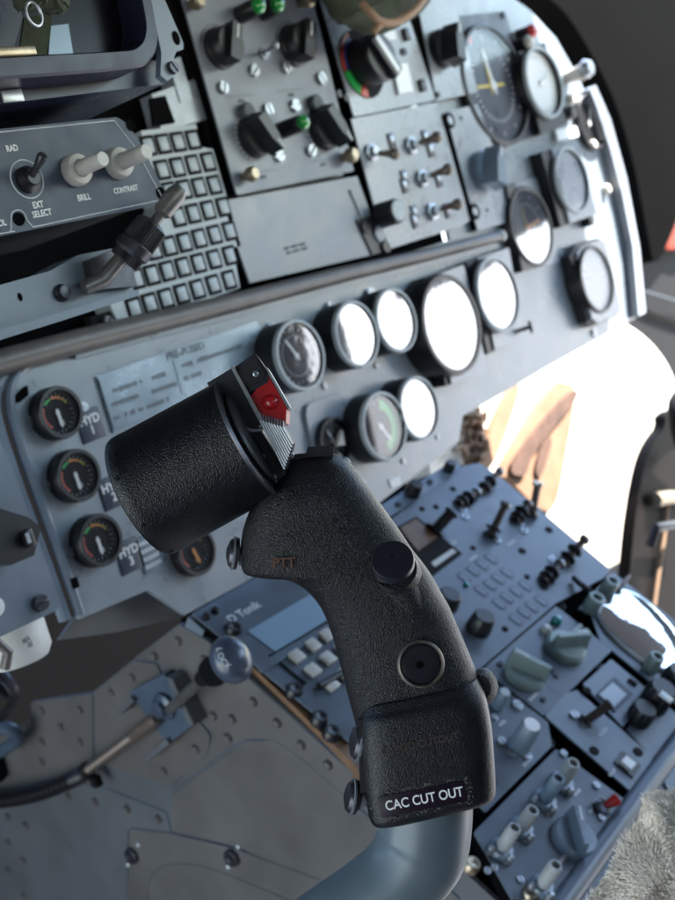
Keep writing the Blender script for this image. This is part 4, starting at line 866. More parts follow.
b = MB(); pts = [t.l(p.x, p.y, .0022) for p in smooth([(147, 905), (150, 880), (165, 866), (200, 866), (240, 880), (300, 905)], 6)]; b.tube(pts, .0008, seg=6); b.obj('pressed_line', 'plate', t)
t = T('brown_skirt', 'brown-grey angled plate between the panel bottom and the riveted plates', 'skirt plate', FP, 140, 610, h=-.02)
b = MB(); b.prism(t.poly([(60, 640), (75, 618), (148, 588), (187, 616), (118, 632)], -.02), -.004, 0, bev=.0006); b.obj('plate', 'plate', t)
# blue lever bracket, rod, cable, ball knob
t = T('ball_lever', 'lever with blue-grey oval ball knob on a blue bracket, left of the console', 'lever', FS, 165, 705)
b = MB(); b.prism(t.poly([(129, 692), (164, 674), (194, 724), (168, 744)], .012), .004, .012, bev=.001); b.obj('bracket', 'bluebr', t)
for q_ in ([(118, 712), (132, 696), (136, 700), (122, 714)], [(145, 758), (168, 738), (171, 743), (148, 761)], [(168, 676), (174, 678), (196, 724), (190, 724)]):
    b = MB(); b.prism(t.poly(q_, .014), .0, .016, bev=.0006); b.obj('bracket_flange', 'plateb', t)
a = t.l(165, 706, .013); b = MB(); k = t.k(165, 706); b.lathe([(14 * k, 0), (14 * k, .003), (9 * k, .005), (8 * k, .009), (0, .010)], seg=30); b.obj('pivot', 'ball', t, a)
p0 = t.l(170, 709, .022); p1 = t.l(206, 676, .040); p2 = t.l(231, 660, .052)
b = MB(); b.tube([p0, p1], .0042, seg=18); b.obj('shaft', 'gunmetal', t)
b = MB(); d = p2 - p1; b.lathe([(0, -.020), (.0060, -.020), (.0065, -.003), (.0105, 0), (.011, .004), (0, .004)], Mz(p1 + d * .25, d), seg=28); b.obj('collar', 'matte', t)
k = t.k(231, 661, .052)
# ball: ellipsoid, long axis tilted
dirv = (p2 - p1).normalized()
b = MB(); n = 20; pr = [(math.sin(PI * i / n), -math.cos(PI * i / n)) for i in range(n + 1)]
pr = [(0 if i in (0, n) else 25 * k * r, 18 * k * z) for i, (r, z) in enumerate(pr)]
b.lathe(pr, Mz(p2, dirv) @ Matrix.Diagonal((1, .84, 1, 1)), seg=40); ballo = b.obj('ball_knob', 'ball', t)
# lettering on the ball facing the camera
cw_ = t.o.matrix_world @ p2; q_ = (CAM - cw_).normalized()
Rm = Matrix((RT, -DN, -FW)).transposed().to_4x4()
Ml = t.o.matrix_world.inverted() @ Matrix.Translation(cw_ + q_ * 22 * k - RT * 9 * k + DN * -1 * k) @ Rm @ Matrix.Rotation(math.radians(-62), 4, 'Z') @ Matrix.Rotation(math.radians(-18), 4, 'X')
for i, ch in enumerate('LOCK'):
    ang = (i - 1.5) * .26
    text(ballo, ch, 8 * k, (0, 0, 0), 'offwhite', T4=Ml @ Matrix.Translation(((i - 1.5) * 6.2 * k, abs(i - 1.5) ** 2 * .9 * k, -abs(i - 1.5) * .8 * k)) @ Matrix.Rotation(ang, 4, 'Z'))
t = T('control_cable', 'dark ribbed control cable with threaded brass end, running left from the ball lever', 'cable', FS, 90, 770)
b = MB(); a = t.l(86, 771, .016); e = t.l(157, 718, .018); d = e - a; L = d.length
pr = [(0, 0), (.0042, 0)]; nn = 26
for i in range(nn): z = L * .7 * i / nn; pr += [(.0046, z), (.0040, z + L * .35 / nn)]
pr += [(.0042, L * .7), (.0056, L * .7), (.0060, L * .74), (.0060, L * .93), (.0045, L), (0, L)]
b.lathe(pr, Mz(a, d), seg=24); b.obj('threaded_end', 'bronze', t)
pts = smooth([t.l(88, 769, .016), t.l(76, 778, .017), t.l(40, 793, .020), t.l(0, 801, .02), t.l(-60, 806, .02), t.l(-140, 800, .02)], 14)
b = MB(); b.tube(pts, [.0062 + (.0011 if i % 2 else 0) for i in range(len(pts))], seg=16); b.obj('cable_sheath', 'black', t)
b = MB(); b.box((0, 0, 0), (.008, .010, .008), bev=.001); b.obj('lock_nut', 'matte', t, t.l(96, 781, .014))
b = MB(); b.tube([p + Vector((0, .001, .0052)) for p in pts[::1]][:-20], .0012, seg=6); b.obj('sheath_strip', 'bronze', t)  # thin bronze strip along the cable sheath
t = T('hose_boot', 'short dark cylindrical hose end at the left edge above the cable', 'hose', FS, 5, 770)
b = MB(); b.lathe([(0, -.01), (.013, -.01), (.013, .0), (.012, .035), (0, .036)], Mz(t.l(-8, 768, .012), (-.9, .1, .2)), seg=24); b.obj('hose_end', 'matte', t)
t = T('wire_bundle', 'dark bundle of wires in the shadow under the panel, far left', 'wires', FS, 10, 690)
for i in range(5):
    b = MB(); b.tube(smooth([t.l(-30 + i * 2, 640 + 12 * i, .01 * i), t.l(0 + 3 * i, 668 + 8 * i, .02), t.l(14 - 2 * i, 700 + 3 * i, .02), t.l(-30, 740 + 5 * i, .01)], 6), .003, seg=8); b.obj('wire', 'matte' if i % 2 else 'darkmetal', t)
b = MB(); b.tube(smooth([t.l(-20, 735, .03), t.l(5, 728, .03), t.l(18, 738, .02), t.l(0, 752, .02)], 6), .006, seg=10); b.obj('blue_sleeve', 'bluebr', t)

# ================================================================== CYCLIC GRIP
def G(x, y, z=0): return Vector(((x - CX) * (GD - z) / F, (CY - y) * (GD - z) / F, z))
gc = G(425, 815, 0)
t = T('cyclic_grip', 'black crackle-finished control stick grip with red guard and CAC CUT OUT label', 'control grip', FG, at=gc)
def g(x, y, z=0): return G(x, y, z) - gc
kg = GD / F
def loft(st, name, m, n=44, ee=2.5, steps=7, capb=.0):
    # st: (L, R, zc, thick, exponent)
    S_ = [Vector((a[0], a[1])) for a, *_ in st]
    keys = []
    for (l, r, zc, th, ex) in st: keys.append((Vector((l[0], l[1], zc)), Vector((r[0], r[1], th)), ex))
    Ls = smooth([k_[0] for k_ in keys], steps); Rs = smooth([k_[1] for k_ in keys], steps); Es = smooth([Vector((k_[2], 0, 0)) for k_ in keys], steps)
    rr = []
    for a, c, e in zip(Ls, Rs, Es):
        z = a.z; th = c.z; A = g(a.x, a.y, z); B = g(c.x, c.y, z); C = (A + B) / 2; D = (B - A) / 2; ex = e.x; ring = []
        for i in range(n):
            q = 2 * PI * i / n; cx, sy = math.cos(q), math.sin(q)
            fx = math.copysign(abs(cx) ** (2 / ex), cx); fy = math.copysign(abs(sy) ** (2 / ex), sy)
            ring.append(C + D * fx + Vector((0, 0, th * fy)))
        rr.append(ring)
    b = MB(); b.rings(rr); return b.obj(name, m, t, ang=50)
grip = loft([((300, 456), (322, 452), -.004, .002, 2.2), ((290, 458), (336, 454), -.004, .007, 2.4), ((280, 466), (346, 459), -.003, .011, 2.6), ((268, 480), (356, 470), -.002, .0145, 2.7), ((253, 503), (372, 492), 0, .0165, 2.7), ((243, 530), (388, 514), 0, .0175, 2.7), ((241, 553), (400, 531), 0, .018, 2.7),
    ((244, 572), (412, 549), 0, .018, 2.7), ((262, 577), (423, 563), 0, .018, 2.7), ((284, 578), (432, 576), 0, .018, 2.6), ((304, 588), (441, 592), 0, .0175, 2.6), ((320, 606), (450, 608), 0, .017, 2.5), ((331, 632), (458, 627), 0, .0165, 2.5), ((340, 664), (467, 648), 0, .0165, 2.5), ((347, 692), (475, 668), 0, .017, 2.6), ((355, 722), (483, 694), 0, .017, 2.8), ((360, 742), (487, 716), 0, .016, 2.8)], 'grip_body', 'grip')
BS = [((366, 694), (470, 670), 0, .0120, 3), ((364, 700), (475, 676), 0, .0158, 3.2), ((362, 708), (480, 683), 0, .0176, 3.5), ((360, 717), (484, 691), 0, .0190, 4), ((360, 727), (488, 702), 0, .0206, 4.6), ((361, 752), (493, 729), 0, .0215, 5), ((364, 790), (496, 767), 0, .0215, 5), ((368, 818), (497, 790), 0, .0215, 5), ((371, 827), (496, 799), 0, .0205, 5), ((375, 831), (491, 804), 0, .018, 4.6), ((385, 832), (480, 807), 0, .013, 4)]
sb = lambda p: (337.5 + .972 * (p[0] - 337.5), 450 + .967 * (p[1] - 450))
base = loft([(sb(a_), sb(b_), c_, d_, e_) if i_ > 1 else (a_, b_, c_, d_, e_) for i_, (a_, b_, c_, d_, e_) in enumerate(BS)], 'base_block', 'gripbase')
# left edge notch lug
b = MB(); b.prism([g(x, y, .006).to_2d() for x, y in [(358, 716), (372, 712), (374, 785), (360, 788)]], -.012, .014, bev=.002); b.obj('side_lug', 'black', t)
def disc(px, d, prof, name, m, par=None, seg=36, z=0, fl=0):
    b = MB(); b.lathe(prof, Mz(g(px[0], px[1], z), d), seg=seg); return b.obj(name, m, par or t)
K_ = kg
# trim button on a raised boss
dd = (-.08, .50, .86)
disc((395, 572), dd, [(0, -.006), (27 * K_, -.006), (25 * K_, -.001), (22.5 * K_, .002), (21.5 * K_, .003), (0, .003)], 'button_boss', 'grip', z=.013)
disc((393, 562), dd, [(21 * K_, -.001), (21 * K_, .0016), (20 * K_, .0024), (0, .0028)], 'trim_button', 'rubber', z=.0172)
disc((392, 555), dd, [(1.2 * K_, 0), (1 * K_, .0002), (0, .0002)], 'centre_mark', 'void', z=.0198, seg=12)
# boss fairing
b = MB(); rr = []
for (x, y, w, z, th) in [(372, 560, 4, .012, .002), (378, 574, 14, .013, .005), (396, 590, 24, .012, .007), (410, 612, 18, .011, .006), (420, 636, 6, .011, .003)]:
    rr.append([g(x, y, z) + Vector((w * K_ * math.cos(q) * .9, w * K_ * math.sin(q) * .25 + w * K_ * math.cos(q) * .3, th * max(-.3, math.sin(q)))) for q in [2 * PI * i / 24 for i in range(24)]])
b.rings(rr); b.obj('boss_fairing', 'grip', t, ang=60)
# recessed button with worn ring
dn = (.12, .12, .98)
disc((421, 664), dn, [(23 * K_, -.004), (23 * K_, .0008), (21.5 * K_, .0016), (20 * K_, .0008), (19.5 * K_, -.003)], 'worn_ring', 'ringtan', z=.0172, seg=48)
ob = disc((421, 664), dn, [(19.4 * K_, -.002), (19 * K_, .0002), (17 * K_, .0006), (4 * K_, -.0002), (0, -.0004)], 'release_button', 'rubber', z=.0172, seg=48)
disc((420, 665), dn, [(3.4 * K_, 0), (3 * K_, .0003), (0, .0003)], 'centre_hole', 'void', z=.0176, seg=16)
# right lump
b = MB(); b.rings([[g(x, y, z) + Vector((w * K_ * math.cos(q), h_ * K_ * math.sin(q), 0)) for q in [2 * PI * i / 24 for i in range(24)]] for (x, y, z, w, h_) in [(480, 690, -.016, 4, 4), (483, 688, -.014, 13, 16), (483, 687, -.008, 15, 19), (483, 687, .002, 15, 18), (481, 688, .006, 10, 12), (478, 689, .007, 2, 3)]]); b.obj('trigger', 'grip', t, ang=60)
# top hat
b = MB(); b.prism([g(x, y, 0).to_2d() for x, y in [(270, 462), (276, 456), (306, 453), (308, 447), (330, 445), (334, 449), (333, 459), (300, 466), (272, 474)]], -.012, .004, bev=.0016, seg=3); b.obj('top_switch', 'rubber', t)
b = MB(); b.rings([[g(x, y, z) + Vector((w * K_ * math.cos(q), w * .9 * K_ * math.sin(q), 0)) for q in [2 * PI * i / 20 for i in range(20)]] for (x, y, z, w) in [(343, 464, -.012, 3), (343, 464, -.01, 8), (343, 464, 0, 8.5), (343, 464, .004, 3)]]); b.obj('top_lug', 'grip', t, ang=60)
# push buttons on the left side
def push(cx, cy, r, d, z=0, L=11):
    A = g(cx + L + 6, cy - 1, z); d = Vector(d).normalized(); Lm = (L + 6) * K_
    b = MB(); b.lathe([(0, 0), (r * .42 * K_, 0), (r * .42 * K_, Lm), (0, Lm)], Mz(A, d), seg=24); s_ = b.obj('button_stem', 'steel', t)
    b = MB(); R = r * K_; b.lathe([(R * .6, Lm - R * .35), (R * .98, Lm - R * .3), (R * 1.02, Lm - R * .15), (R * .98, Lm), (R * .8, Lm + R * .25), (R * .3, Lm + R * .42), (0, Lm + R * .45)], Mz(A, d), seg=36); b.obj('push_button', 'darkmetal', t); b = MB(); b.lathe([(R * .98, Lm - R * .12), (R * 1.07, Lm - R * .08), (R * 1.07, Lm + R * .02), (R * .96, Lm + R * .06)], Mz(A, d), seg=36); b.obj('button_rim', 'steel', t)
    b = MB(); b.lathe([(R * .44, Lm - R * .75), (R * .72, Lm - R * .75), (R * .72, Lm - R * .45), (R * .44, Lm - R * .45)], Mz(A, d), seg=30); b.obj('button_flange', 'steel', t)
push(233, 556, 16, (-1, .12, .16), L=13); push(357, 745, 18, (-1, .16, .2), z=.006, L=10); push(351, 800, 17, (-1, .18, .18), z=.002, L=13)
# lettering and label
fz = .0218
tl = (g(373, 802, fz), g(463, 787, fz)); an = math.atan2(tl[1].y - tl[0].y, tl[1].x - tl[0].x); cc = g(422, 799, fz)
an = math.radians(11)
b = MB(); b.box((0, 0, .0001), (84 * K_, 20 * K_, .0005), bev=.0001); lb = b.obj('label_plate', 'label', t, g(422, 799, .0215)); lb.rotation_euler = (0, 0, an)
text(lb, 'CAC CUT OUT', 13.0 * K_, (2 * K_, -.2 * K_, .0004), 'white', sx=.86, bold=.014)
rr_ = random.Random(3)
b = MB()
for i in range(150):
    s_ = rr_.choice([-1, 1]); x = rr_.uniform(-46, 48); y = s_ * rr_.gauss(12.0, 1.2)
    if rr_.random() < .25: x = rr_.choice([-46, 45]) + rr_.gauss(0, 2.5); y = rr_.uniform(-9, 11)
    r0 = rr_.uniform(.3, 1.1) * K_; b.prism([Vector((x * K_ + r0 * math.cos(a) * rr_.uniform(.6, 1.7), y * K_ + r0 * math.sin(a))) for a in [0, 1.2, 2.4, 3.6, 5]], -.0001, .00012)
o = b.obj('scuff_marks', 'scuff', t, g(422, 799, .0216)); o.rotation_euler = (0, 0, an)
text(t, 'CARGO CUTOUT', 9.6 * K_, g(420, 744, .0217), 'faint', rot=math.radians(12), ext=.00005)
text(t, 'PTT', 13 * K_, g(284, 563, .0180), 'faded', rot=math.radians(2), ext=.00025, sx=1.0)
# drum -----------------------------------------------------------------
dA = Vector((.868, .468, .165)).normalized(); cL = g(141, 497, -.004); R0 = 66 * K_; Ld = .0535
b = MB(); b.lathe([(0, 0), (R0 * .96, 0), (R0 * .985, .0006), (R0, .002), (R0 * 1.0, .006), (R0 * .995, .0064), (R0 * .965, Ld - .001), (R0 * .96, Ld), (R0 * .80, Ld + .0005), (0, Ld + .0005)], Mz(cL, dA), seg=96); drum = b.obj('drum_housing', 'drum', t)
b = MB(); b.lathe([(R0 * .975, Ld - .0006), (R0 * .985, Ld + .0004), (R0 * .95, Ld + .0010), (R0 * .93, Ld + .0006)], Mz(cL, dA), seg=96); b.obj('rim_ring', 'darkmetal', drum)
for a in (1.2, 2.0, 2.8, 5.0): b = MB(); b.lathe([(.0011, 0), (.0009, .0004), (0, .0005)], Mz(cL, dA) @ Matrix.Rotation(a, 4, 'Z') @ Mz((R0 * .998, 0, .0036), (1, 0, 0)), seg=12); b.obj('rivet', 'matte', drum)
b = MB(); b.lathe([(R0 * .80, Ld), (R0 * .80, Ld + .002), (R0 * .76, Ld + .003), (0, Ld + .003)], Mz(cL, dA), seg=64); b.obj('end_cap', 'black', drum)
# switch block
def pz(pts, z0, z1, name, m, bev=.0006, zz=None, par=None):
    b = MB(); q = [g(x, y, (zz if zz is not None else z1)).to_2d() for x, y in pts]; b.prism(q, z0, z1, bev=bev); return b.obj(name, m, par or t)
pz([(207, 383), (232, 368), (262, 424), (240, 437), (222, 410)], -.018, .0135, 'switch_block', 'rubber')
pz([(230, 366), (233, 365), (266, 425), (262, 427)], -.018, .0145, 'edge_strip', 'steel', bev=.0002)
pz([(232, 369), (255, 353), (258, 357), (268, 372), (268, 382), (250, 393), (247, 396)], -.016, .0125, 'guard_hinge', 'rubber')
pz([(236, 373), (255, 357), (265, 374), (262, 380), (250, 386), (240, 381)], .0124, .0135, 'hinge_plate', 'black')
disc((256, 374), (0, 0, 1), [(3 * K_, 0), (3 * K_, .0008), (1.6 * K_, .0012), (1.2 * K_, .0004), (0, .0004)], 'hinge_screw', 'steel', z=.0135, seg=16)
b = MB(); q = [g(x, y, .013).to_2d() for x, y in [(249, 395), (267, 371), (288, 408), (287, 424), (272, 427), (262, 420)]]
c = sum(q, Vector((0, 0))) / len(q); b.prism(q, -.012, .012, bev=.0010, pts1=[c + (p - c) * .92 for p in q], seg=3); b.obj('red_guard', 'red', t)
pz([(265, 368), (267, 367), (290, 407), (288, 409)], -.012, .0125, 'guard_edge', 'steel', bev=.0001)
b = MB(); b.rings([[g(x, y, z) + Vector((w * K_ * math.cos(q), w * K_ * math.sin(q) * .9, 0)) for q in [2 * PI * i / 20 for i in range(20)]] for (x, y, z, w) in [(270, 402, .008, 9), (270, 402, .0125, 8.4), (271, 402, .0138, 4), (271, 402, .0140, 1)]]); b.obj('guard_dome', 'red', t, ang=70)
# ribbed silver lever
rib0 = [(259, 419), (284, 427), (294, 443), (287, 469), (284, 470)]
pz(rib0, -.008, .0142, 'ribbed_lever', 'darkmetal', bev=.0003)
A, B, C_, D_ = Vector((260, 420)), Vector((283, 427)), Vector((286, 468)), Vector((293, 443))
b = MB()
for i in range(9):
    u_ = i / 8; s0 = A.lerp(B, u_); 
    e0 = Vector((284.5, 469)).lerp(Vector((293, 444)), u_)
    p = g(s0.x, s0.y, .0146); q = g(e0.x, e0.y, .0146); b.tube([p, q], .00042, seg=8); 
    p2_ = g(s0.x - .5, s0.y - 1, .0142); b.tube([g(s0.x, s0.y - 6, .0125), p], .00042, seg=8)
b.obj('ribs', 'steel', t)
# mechanism under the lever
pz([(222, 412), (256, 424), (286, 472), (278, 500), (262, 492), (240, 455)], -.010, .010, 'switch_body', 'black', bev=.0015)
pz([(240, 431), (258, 426), (262, 434), (246, 440)], .0101, .0135, 'switch_arm', 'rubber')
for (x, y, r, m) in [(262, 457, 3.4, 'steel'), (240, 424, 3.4, 'steel'), (274, 477, 2.6, 'steel'), (246, 434, 3, 'bronze'), (291, 456, 3.2, 'steel')]:
    disc((x, y), (.1, .1, 1), [(r * K_, 0), (r * K_, .0016), (r * .7 * K_, .0022), (0, .0022)], 'small_screw', m, z=.0105, seg=16)
b = MB(); b.tube([g(236, 421, .014), g(243, 428, .015), g(252, 431, .015), g(262, 430, .014)], .0008, seg=8); b.tube([g(256, 452, .012), g(266, 470, .012), g(276, 482, .010)], .0007, seg=8); b.tube([g(224, 402, .0155), g(236, 428, .016), g(258, 466, .0155), g(270, 490, .013)], .0009, seg=8); b.obj('wire_clip', 'steel', t)
# stick tube
pts = smooth([(426, 795, -.002), (425, 825, -.002), (420, 850, -.002), (400, 878, -.002), (362, 905, -.002), (312, 940, -.002), (250, 990, -.002), (180, 1060, -.002)], 8)
P = [g(p[0], p[1], p[2]) for p in pts]
b = MB(); n = len(P); b.tube(P, [(47 - 0 * i) * K_ if i < n * .3 else (47 - 6 * min(1, (i - n * .3) / (n * .25))) * K_ for i in range(n)], seg=56); b.obj('stick_tube', 'stick', t, ang=60)

# ================================================================== RIGHT SIDE BACKGROUND
FK = Fr(CAM + Vector((1.3, 1.04, 0)), (1, 0, 0), (0, 0, 1))
t = T('coaming_hood', 'large dark leathery coaming hood curving down beyond the panel at top right', 'coaming', FK, 640, 100)
ho = [(505, -60), (522, -10), (552, 20), (580, 64), (604, 115), (621, 175), (634, 240), (640, 264), (652, 250), (676, 196), (720, 120), (800, 20), (800, -80)]
b = MB(); q = [t.l(p.x, p.y).to_2d() for p in smooth(ho[:-2], 4)] + [t.l(*h_).to_2d() for h_ in ho[-2:]]; b.prism(q, -.03, .03, bev=.008, seg=4); b.obj('hood', 'coaming', t, ang=60)
FD = Fr(CAM + Vector((1.6, 1.3, 0)), (1, 0, 0), (0, 0, 1))
t = T('dark_door_trim', 'dark door trim and structure blackened for shade beyond the hood at the right edge', 'door trim', FD, 670, 320)
b = MB(); b.prism(t.poly([(600, 200), (640, 232), (668, 200), (900, 150), (900, 640), (560, 480)], r=.01), -.06, 0, bev=.01); b.obj('panel', 'matte', t)  # sun reaches this trim; matt black stands in for its shade
b = MB(); b.tube([t.l(630, 300, .01), t.l(650, 312, .01), t.l(700, 330, .01)], .006, seg=10); b.obj('strut', 'postbrown', t)
b = MB(); b.tube([t.l(640, 290, .02), t.l(690, 305, .02)], .003, seg=8); b.obj('strut', 'darkmetal', t)
t = T('orange_cloth', 'small orange-red cloth hanging behind the dark hood edge', 'cloth', FD, 665, 232, h=.02)
b = MB(); b.rings(blob([(655, 232), (663, 216), (676, 200), (690, 214), (680, 246), (664, 248)], FD, .03, .012, t)); b.obj('cloth', 'extg', t, ang=70)
b = MB(); b.rings(blob([(668, 205), (678, 190), (700, 190), (690, 210)], FD, .035, .006, t)); b.obj('pale_lining', 'yellow', t, ang=70)
b = MB(); b.rings(blob([(676, 222), (684, 208), (710, 205), (700, 240), (680, 246)], FD, .035, .012, t)); b.obj('blue_lining', 'bluebr', t, ang=70)
FH = Fr(CAM + Vector((1.5, .84, 0)), (1, 0, 0), (0, 0, 1))
t = T('side_shell', 'sunlit white side shell glaring beyond the right end of the panel', 'side shell', FH, 600, 430)
sh = [(430, 470), (440, 390), (520, 330), (560, 318), (596, 316), (622, 322), (648, 340), (668, 366), (682, 400), (720, 480), (760, 640), (740, 760), (560, 700), (470, 560)]
b = MB(); q = [t.l(p.x, p.y).to_2d() for p in smooth(sh, 4, closed=True)]; b.prism(q, -.05, 0, bev=.012, seg=4); b.obj('shell', 'shell', t, ang=60)
t = T('tan_shadow', 'tan shapes with a darker tongue, added for brown shadow right of the panel corner', 'shadow shape', FH, 530, 450, h=.01)  # brown shadow on the shell built as tan pieces
for q, m, h, nm in [([(541, 392), (557, 385), (566, 394), (558, 450), (541, 512), (500, 480), (494, 470)], 'tan', .014, 'shadow_strap'), ([(557, 395), (563, 402), (523, 452), (512, 476), (498, 470), (520, 436)], 'tand', .020, 'shadow_tongue'), ([(503, 392), (511, 396), (486, 463), (470, 466)], 'tan', .012, 'shadow_strap'), ([(533, 440), (540, 444), (530, 476), (524, 470)], 'tand', .018, 'shadow_fold')]:
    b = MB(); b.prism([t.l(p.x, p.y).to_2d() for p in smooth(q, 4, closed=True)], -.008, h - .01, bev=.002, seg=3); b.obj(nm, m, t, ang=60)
t = T('rubble_bag', 'crumpled brown and cream webbing seen through the gap under the panel corner', 'webbing', FH, 470, 435, h=.02)
b = MB()
for i in range(70):
    p = t.l(random.uniform(462, 484), random.uniform(412, 462), random.uniform(.0, .02)); a_ = random.uniform(0, 6.28); L = random.uniform(.006, .02)
    b.tube([p, p + Vector((math.cos(a_) * L, math.sin(a_) * L, random.uniform(-.004, .004))), p + Vector((math.cos(a_ + .5) * L * 1.6, math.sin(a_ + .5) * L * 1.6, 0))], random.uniform(.0012, .003), seg=6)
b.obj('webbing', 'wood', t)
FQ = Fr(CAM + Vector((1.5, .70, 0)), (1, 0, 0), (0, 0, 1))
t = T('door_post', 'dark brown rounded door post with gold ring at the lower right edge', 'door post', FQ, 660, 520)
po = [(627, 640), (631, 560), (638, 500), (648, 455), (664, 428), (690, 405), (900, 380), (900, 760), (640, 720)]
b = MB(); b.prism([t.l(p.x, p.y).to_2d() for p in smooth(po, 4, closed=True)], -.016, 0, bev=.007, seg=5); b.obj('post', 'postbrown', t, ang=70)
b = MB(); b.tube(smooth([t.l(668, 500, .004), t.l(665, 530, .004), t.l(656, 590, .004), t.l(650, 640, .004)], 4), .003, seg=8); b.obj('seam', 'cord', t)
b = MB(); b.tube([t.l(655, 500, .01), t.l(668, 497, .012), t.l(690, 498, .01)], .010, seg=14); b.obj('gold_ring', 'brass', t)
b = MB(); b.tube([t.l(650, 546, .015), t.l(656, 528, .025), t.l(690, 522, .03)], .006, seg=12); b.obj('handle', 'darkmetal', t)
t = T('black_hose', 'black rounded hose end at the far right edge above the door post', 'hose', FQ, 676, 420, h=.03)
b = MB(); b.tube(smooth([t.l(740, 380, .02), t.l(685, 395, .03), t.l(678, 420, .04), t.l(690, 460, .03)], 5), .012, seg=14); b.obj('hose', 'matte', t)

# fleece --------------------------------------------------------------
FF = Fr(CAM + FW * .66, RT, -DN)
t = T('fleece_seat_cover', 'shaggy beige fleece seat cover in the lower right corner', 'fleece', FF, 650, 860)
ou = [(740, 770), (690, 786), (664, 792), (646, 802), (636, 822), (624, 846), (610, 868), (598, 886), (588, 910), (580, 960), (760, 960)]
P = [t.l(p.x, p.y) for p in smooth(ou, 4, closed=True)]; c = sum(P, Vector()) / len(P); rr = []
for i in range(12):
    a = PI / 2 * i / 11; s_ = max(.02, math.cos(a)) ** .8 * .97; rr.append([c + (p - c) * s_ + Vector((0, 0, .035 * math.sin(a) + .002 * math.sin(p.x * 260 + i) * math.cos(p.y * 230))) for p in P])
b = MB(); b.rings(rr); body = b.obj('fleece_body', 'fleece', t, ang=80)
bm = bmesh.new(); rnd = random.Random(11)
for n_ in range(26000):
    i = min(10, int(11 * rnd.random() ** .8)); j = rnd.randrange(len(P)); u_, v_ = rnd.random(), rnd.random()
    A = rr[i][j].lerp(rr[i][(j + 1) % len(P)], u_); B = rr[i + 1][j].lerp(rr[i + 1][(j + 1) % len(P)], u_); p = A.lerp(B, v_)
    no = (p - c); no.z = .012 + p.z * 1.6; no.normalize()
    fl = Vector((math.sin(p.y * 120 + 2 * math.sin(p.x * 90)), math.cos(p.x * 110 + 1.5 * math.sin(p.y * 70)), 0)) * .9
    d = (no * .55 + fl + Vector((rnd.gauss(0, .35), rnd.gauss(0, .35), rnd.gauss(0, .25)))).normalized(); L = rnd.uniform(.003, .0075); w = rnd.uniform(.00018, .0004)
    s_ = d.cross(Vector((rnd.gauss(0, .4), rnd.gauss(0, .4), 1))).normalized() * w; m_ = p + d * L * .6 + no * L * .15; e = p + d * L - no * L * .12
    v = [bm.verts.new(x) for x in (p - s_, p + s_, m_ + s_ * .8, m_ - s_ * .8, e)]
    bm.faces.new((v[0], v[1], v[2], v[3])); bm.faces.new((v[3], v[2], v[4]))
me = bpy.data.meshes.new('wool_tufts'); bm.to_mesh(me); bm.free(); me.materials.append(M['fleece']); o = bpy.data.objects.new('wool_tufts', me); COL.objects.link(o); o.parent = t.o

# ================================================================== SETTING
def plane(name, pts, m, kind='structure', thick=.03):
    b = MB(); bm = bmesh.new(); lo = [bm.verts.new(CAM + Vector(p)) for p in pts]; bm.faces.new(lo)
    bmesh.ops.recalc_face_normals(bm, faces=bm.faces[:])
    g_ = bmesh.ops.extrude_face_region(bm, geom=bm.faces[:]); pass
    n_ = (Vector(pts[1]) - Vector(pts[0])).cross(Vector(pts[2]) - Vector(pts[1])).normalized()
    for v in [x for x in g_['geom'] if isinstance(x, bmesh.types.BMVert)]: v.co += n_ * thick
    b.add(bm); o = b.obj(name, m); o['kind'] = kind; return o
ZR = .45
YB = -.36
XW = 1.3
dx, dy = .774, -.633
L0 = (1.50 - 1.1 * dx, .513 - 1.1 * dy); L1 = (1.50 + 3.4 * dx, .513 + 3.4 * dy)
tt = (YB - L0[1]) / dy; plane('shade_ceiling', [(*L0, ZR), (-1.6, L0[1], ZR), (-1.6, -2.2, ZR), (XW, -2.2, ZR), (XW, YB, ZR), (L0[0] + dx * tt, YB, ZR)], 'cabin', thick=-.03)  # unseen ceiling, edges cut to set the sun's shadow line and sky fill
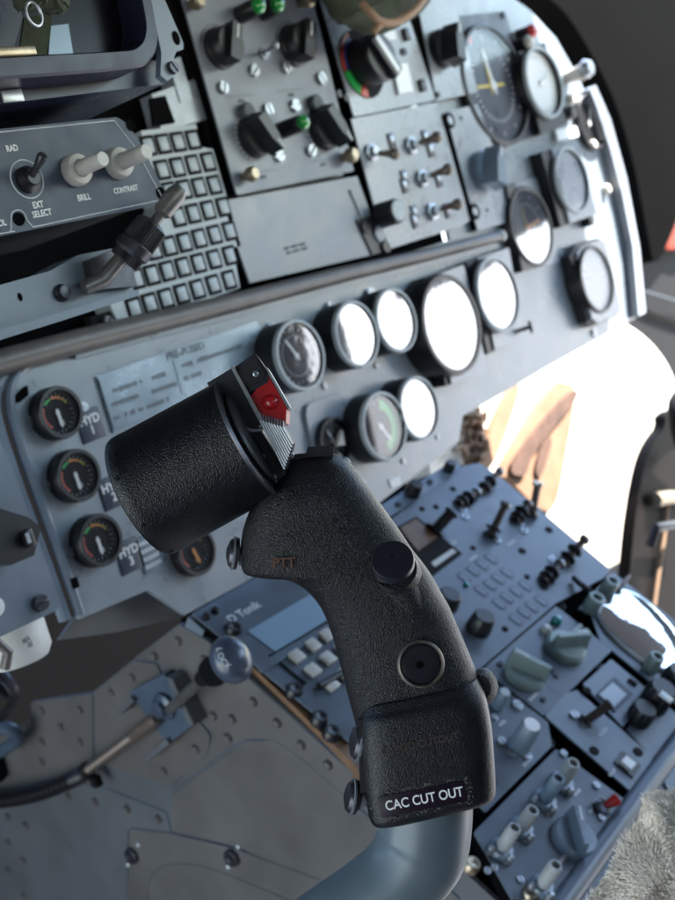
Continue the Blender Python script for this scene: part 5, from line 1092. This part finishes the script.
plane('blocker_wall_rear', [(-1.2, -.85, .12), (-1.2, -.85, -1.4), (2.52, -.85, -1.4), (2.52, -.85, .12)], 'cabin')  # unseen rear wall, added and sized to darken the left gauges' reflections
plane('blocker_wall_right', [(3.05, -.9, -.14), (3.05, -.34, -.07), (3.05, .5, .02), (3.05, .5, .42), (3.05, -.9, .42)], 'cabin')  # added unseen wall, lower edge sloped to darken gauge reflections
plane('blocker_wall_left', [(-1.25, -2.2, -1.35), (-1.25, -.1, -1.35), (-1.25, -.1, ZR - .01), (-1.25, -2.2, ZR - .01)], 'cabin')  # added unseen wall, cuts off sky fill from the left
plane('floor', [(-1.2, -.8, -1.35), (1.25, -.8, -1.35), (1.25, 1.6, -1.35), (-1.2, 1.6, -1.35)], 'cabin', thick=-.03)
plane('wall_front', [(-.6, 1.3, .25), (-.6, 1.3, -1.3), (1.3, 1.3, -1.3), (1.3, 1.3, .25)], 'void')  # near-black sheet put behind the shaded void under the panel
b = MB(); bm = bmesh.new(); bmesh.ops.create_grid(bm, x_segments=4, y_segments=4, size=1500); b.add(bm); o = b.obj('ground', 'concrete'); o['kind'] = 'structure'

# ================================================================== LIGHT
SD = Vector((.55, -.45, .70)).normalized()
el = math.asin(SD.z); az = math.atan2(SD.x, SD.y)
W = bpy.data.worlds.new('World'); S.world = W; W.use_nodes = True; N = W.node_tree.nodes
sky = N.new('ShaderNodeTexSky'); sky.sky_type = 'NISHITA'; sky.sun_disc = False; sky.sun_elevation = el; sky.sun_rotation = az
sky.air_density = 1.2; sky.dust_density = .2; sky.ozone_density = 1.5
W.node_tree.links.new(sky.outputs[0], N['Background'].inputs[0]); N['Background'].inputs[1].default_value = .15
ld = bpy.data.lights.new('sun', 'SUN'); ld.energy = 5; ld.angle = math.radians(.5); ld.color = (1, .95, .88)
lo = bpy.data.objects.new('sun', ld); COL.objects.link(lo); lo.rotation_euler = SD.to_track_quat('Z', 'Y').to_euler()
S.view_settings.view_transform = 'Standard'; S.view_settings.look = 'None'; S.view_settings.gamma = 1
S.view_settings.exposure = 2.55
S.render.engine = 'CYCLES'
